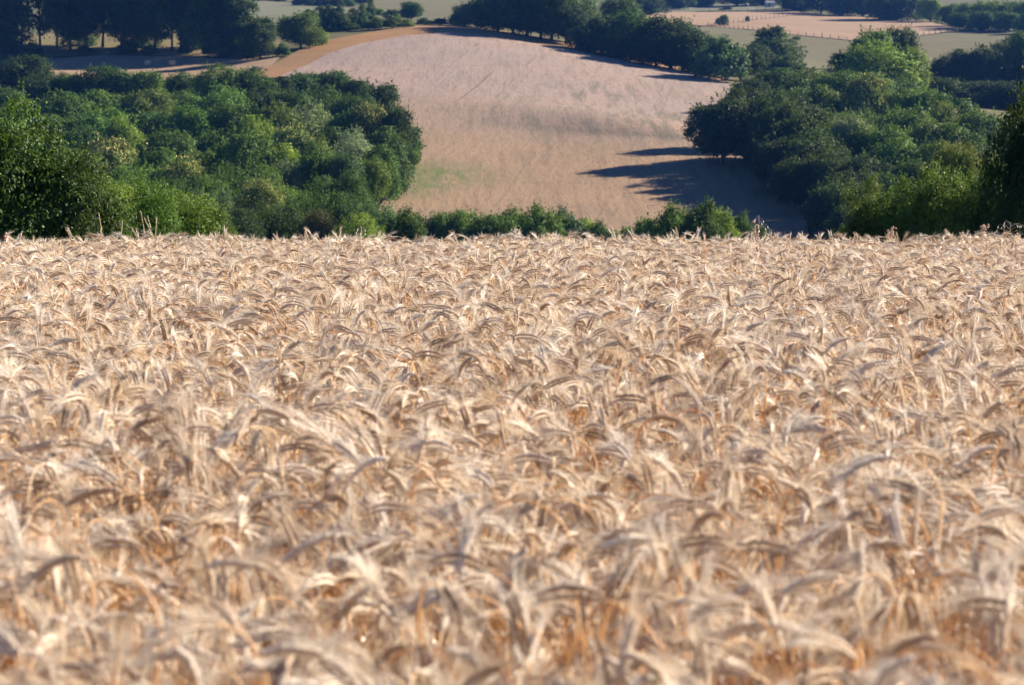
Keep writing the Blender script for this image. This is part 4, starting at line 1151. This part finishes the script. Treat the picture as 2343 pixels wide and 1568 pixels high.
def tall_grass(u, vtop, d, bendx, label):
    x, z0 = wheat_base(u, d); H = pix(u, vtop, d).z - z0
    e = link('tall_grass', None); e.location = (x, d, z0)
    rs = np.random.RandomState(int(u))
    t = np.linspace(0, 1, 9); P = np.c_[bendx * H * t ** 3 - bendx * H, rs.normal(0, 0.004, 9), H * t * (1 - 0.12 * abs(bendx) * t)]
    P[:, 2] *= H / P[:, 2].max()
    b = MB(); b.tube(P, np.linspace(0.0028, 0.0014, 9), 5); link('stem', b.mesh('stem', [M['grass']], True), e)
    h = MB(); m = 60
    for k in range(m):
        f = 0.70 + 0.30 * k / m; i = f * 8; j = min(int(i), 7); p = P[j] + (P[j + 1] - P[j]) * (i - j); T = P[j + 1] - P[j]; T /= np.linalg.norm(T)
        h.spindle(p, T + rs.normal(0, 0.22, 3), 0.020, 0.006, 4)
    link('seed_head', h.mesh('seed_head', [M['grass']], True), e)
    l = MB(); a = rs.uniform(0, 6.28)
    l.ribbon([P[3] + np.array([math.cos(a), math.sin(a), 0]) * 0.05 * q + np.array([0, 0, 0.05 * q - 0.011 * q * q]) for q in range(6)], [0.006, 0.007, 0.006, 0.005, 0.003, 0.001], (-math.sin(a), math.cos(a), 0))
    link('leaf', l.mesh('leaf', [M['dry_leaf']]), e)
    tag(e, label, 'grass', 'tall grasses above the left wheat edge')
ED = 19.9
for u, v, bx, lab in ((152, 520, -0.22, 'arched pale grass stem before the glossy thicket, leftmost of the tall grasses'), (226, 488, -0.05, 'straight pale grass stem, second of the tall grasses from the left'), (230, 520, 0.04, 'short straight grass stem, third of the tall grasses from the left'),
                      (279, 507, 0.03, 'upright thin grass stem, fourth of the tall grasses from the left'), (300, 522, -0.25, 'low arched grass stem, fifth of the tall grasses from the left'), (322, 484, -0.06, 'tallest pale grass stem, sixth of the tall grasses from the left'), (330, 500, -0.16, 'bent pale grass stem, third from the right of the tall grasses'),
                      (337, 496, -0.10, 'pale grass stem, second from the right of the tall grasses'), (357, 498, 0.02, 'upright pale grass stem, rightmost of the tall grasses')):
    tall_grass(u, v, ED - random.Random(u).uniform(0, 0.6), bx, lab)

def wild_oat(u, vtop, d, label, spread=1.0, n=26, lean=0.0):
    x, z0 = wheat_base(u, d); H = pix(u, vtop, d).z - z0
    e = link('wild_oat', None); e.location = (x, d, z0)
    rs = np.random.RandomState(int(u) + 7)
    P = np.c_[lean * np.linspace(0, 1, 8) ** 2, np.zeros(8), np.linspace(0, H, 8)]
    b = MB(); b.tube(P, np.linspace(0.003, 0.0012, 8), 5)
    h = MB()
    for k in range(n):
        f = rs.uniform(0.74, 0.99); a = rs.uniform(0, 6.28)
        i = f * 7; j = min(int(i), 6); p = P[j] + (P[j + 1] - P[j]) * (i - j)
        L = (0.02 + 0.11 * (1.0 - f) / 0.26) * rs.uniform(0.6, 1.2) * spread
        q = p + np.array([math.cos(a) * L, math.sin(a) * L, 0.5 * L]); q2 = q + np.array([math.cos(a) * 0.012, math.sin(a) * 0.012, -0.018])
        b.tube([p, (p + q) / 2 + np.array([0, 0, 0.01]), q, q2], [0.0008, 0.0007, 0.0006, 0.0005], 3)
        h.spindle(q2, np.array([math.cos(a) * 0.3, math.sin(a) * 0.3, -1.0]), 0.026, 0.009, 5)
    link('stem', b.mesh('stem', [M['oat']], True), e)
    link('spikelets', h.mesh('spikelets', [M['oat']], True), e)
    tag(e, label, 'wild oat', 'wild oats above the wheat edge')
wild_oat(826, 518, ED - 0.3, 'small wild oat with pale hanging spikelets before the bright green bush')
wild_oat(1180, 517, ED - 0.8, 'wild oat with pale spikelets standing above the wheat before the low hedge', 1.0, 34)
wild_oat(1736, 492, ED - 0.5, 'tall wild oat with pale spikelets against the blue shaded crop', 1.0, 34)
wild_oat(2312, 508, ED - 0.3, 'wide wild oat with scattered white spikelets before the dark right tree', 1.9, 24)
wild_oat(1760, 524, ED - 0.2, 'thin straight wild oat just right of the tall one', 0.15, 14)

def dock(u, vtop, d, label, lean, n=90):
    x, z0 = wheat_base(u, d); H = pix(u, vtop, d).z - z0
    e = link('dock_plant', None); e.location = (x, d, z0)
    rs = np.random.RandomState(int(u) + 1)
    t = np.linspace(0, 1, 9); P = np.c_[lean * H * t ** 4, rs.normal(0, 0.004, 9), H * t - abs(lean) * 0.35 * H * t ** 6]
    P[:, 2] *= H / P[:, 2].max()
    b = MB(); b.tube(P, np.linspace(0.004, 0.002, 9), 5)
    h = MB()
    for k in range(n):
        f = rs.uniform(0.80, 1.0); i = f * 8; j = min(int(i), 7); p = P[j] + (P[j + 1] - P[j]) * (i - j)
        h.spindle(p + rs.normal(0, 0.012, 3), rs.normal(0, 1, 3) + np.array([0, 0, -0.4]), 0.024, 0.014, 5)
    for k in range(4):
        j = 5 + k % 3; a = rs.uniform(0, 6.28); q = P[j] + np.array([math.cos(a) * 0.05, math.sin(a) * 0.03, 0.07])
        b.tube([P[j], (P[j] + q) / 2, q], [0.002, 0.0016, 0.001], 4)
        for m in range(10): h.spindle(P[j] + (q - P[j]) * rs.uniform(0.3, 1) + rs.normal(0, 0.005, 3), rs.normal(0, 1, 3), 0.018, 0.011, 5)
    link('stem', b.mesh('stem', [M['dock']], True), e); link('seed_head', h.mesh('seed_head', [M['dock']], True), e)
    tag(e, label, 'weed', 'dry docks above the wheat edge')
dock(2033, 520, ED - 0.5, 'upright dry dock stalk with brown seeds before the right bushes', 0.03)
dock(2218, 516, ED - 0.5, 'dry dock stalk bent over to the right before the dark tree', 0.13, 120)
dock(1733, 512, ED - 0.6, 'dry dock stalk beside the tall wild oat', -0.02, 40)
def spire(u, vtop, d, label):
    x, z0 = wheat_base(u, d); H = pix(u, vtop, d).z - z0
    e = link('flowering_weed', None); e.location = (x, d, z0); rs = np.random.RandomState(int(u) + 2)
    b = MB(); f = MB(); g2 = MB()
    for k in range(7):
        ox = rs.normal(0, 0.06); top = H * rs.uniform(0.86, 1.0)
        P = np.array([(ox * 0.3, 0, 0), (ox * 0.8, 0.01, top * 0.6), (ox * 1.2, 0.02, top)]); b.tube(P, [0.003, 0.0025, 0.0015], 4)
        for m in range(22):
            t = rs.uniform(0.7, 1.0); p = P[1] + (P[2] - P[1]) * (t - 0.6) / 0.4
            (f if rs.rand() < 0.45 else g2).spindle(p, rs.normal(0, 1, 3) + np.array([0, 0, 0.5]), 0.026, 0.012, 5)
    link('stem', b.mesh('stem', [M['oat']], True), e); link('blossom', f.mesh('blossom', [M['petal']], True), e); link('leaf', g2.mesh('leaf', [M['oat']], True), e)
    tag(e, label, 'weed')
spire(22, 530, 19.2, 'pinkish red flowering weed at the left border of the wheat')

# ------------------------------------------------------------------ haze
hm, hnt, hp = new_mat('thin blue haze')
hnt.nodes.remove(hp)
pv = nd(hnt, 'ShaderNodeVolumePrincipled')
pv.inputs['Color'].default_value = (0.12, 0.34, 1.0, 1)
pv.inputs['Density'].default_value = 0.00008
hnt.links.new(pv.outputs[0], hnt.nodes['Material Output'].inputs['Volume'])
hb = MB(); hb.box((0, 820, 20), (1500, 1760, 110))
tag(link('haze', hb.mesh('haze', [hm])), 'thin blue summer haze filling the valley air', kind='stuff')

import os
if os.environ.get("DBG"):
    for t in TREES: print('TREE', ['%.1f' % q for q in t])
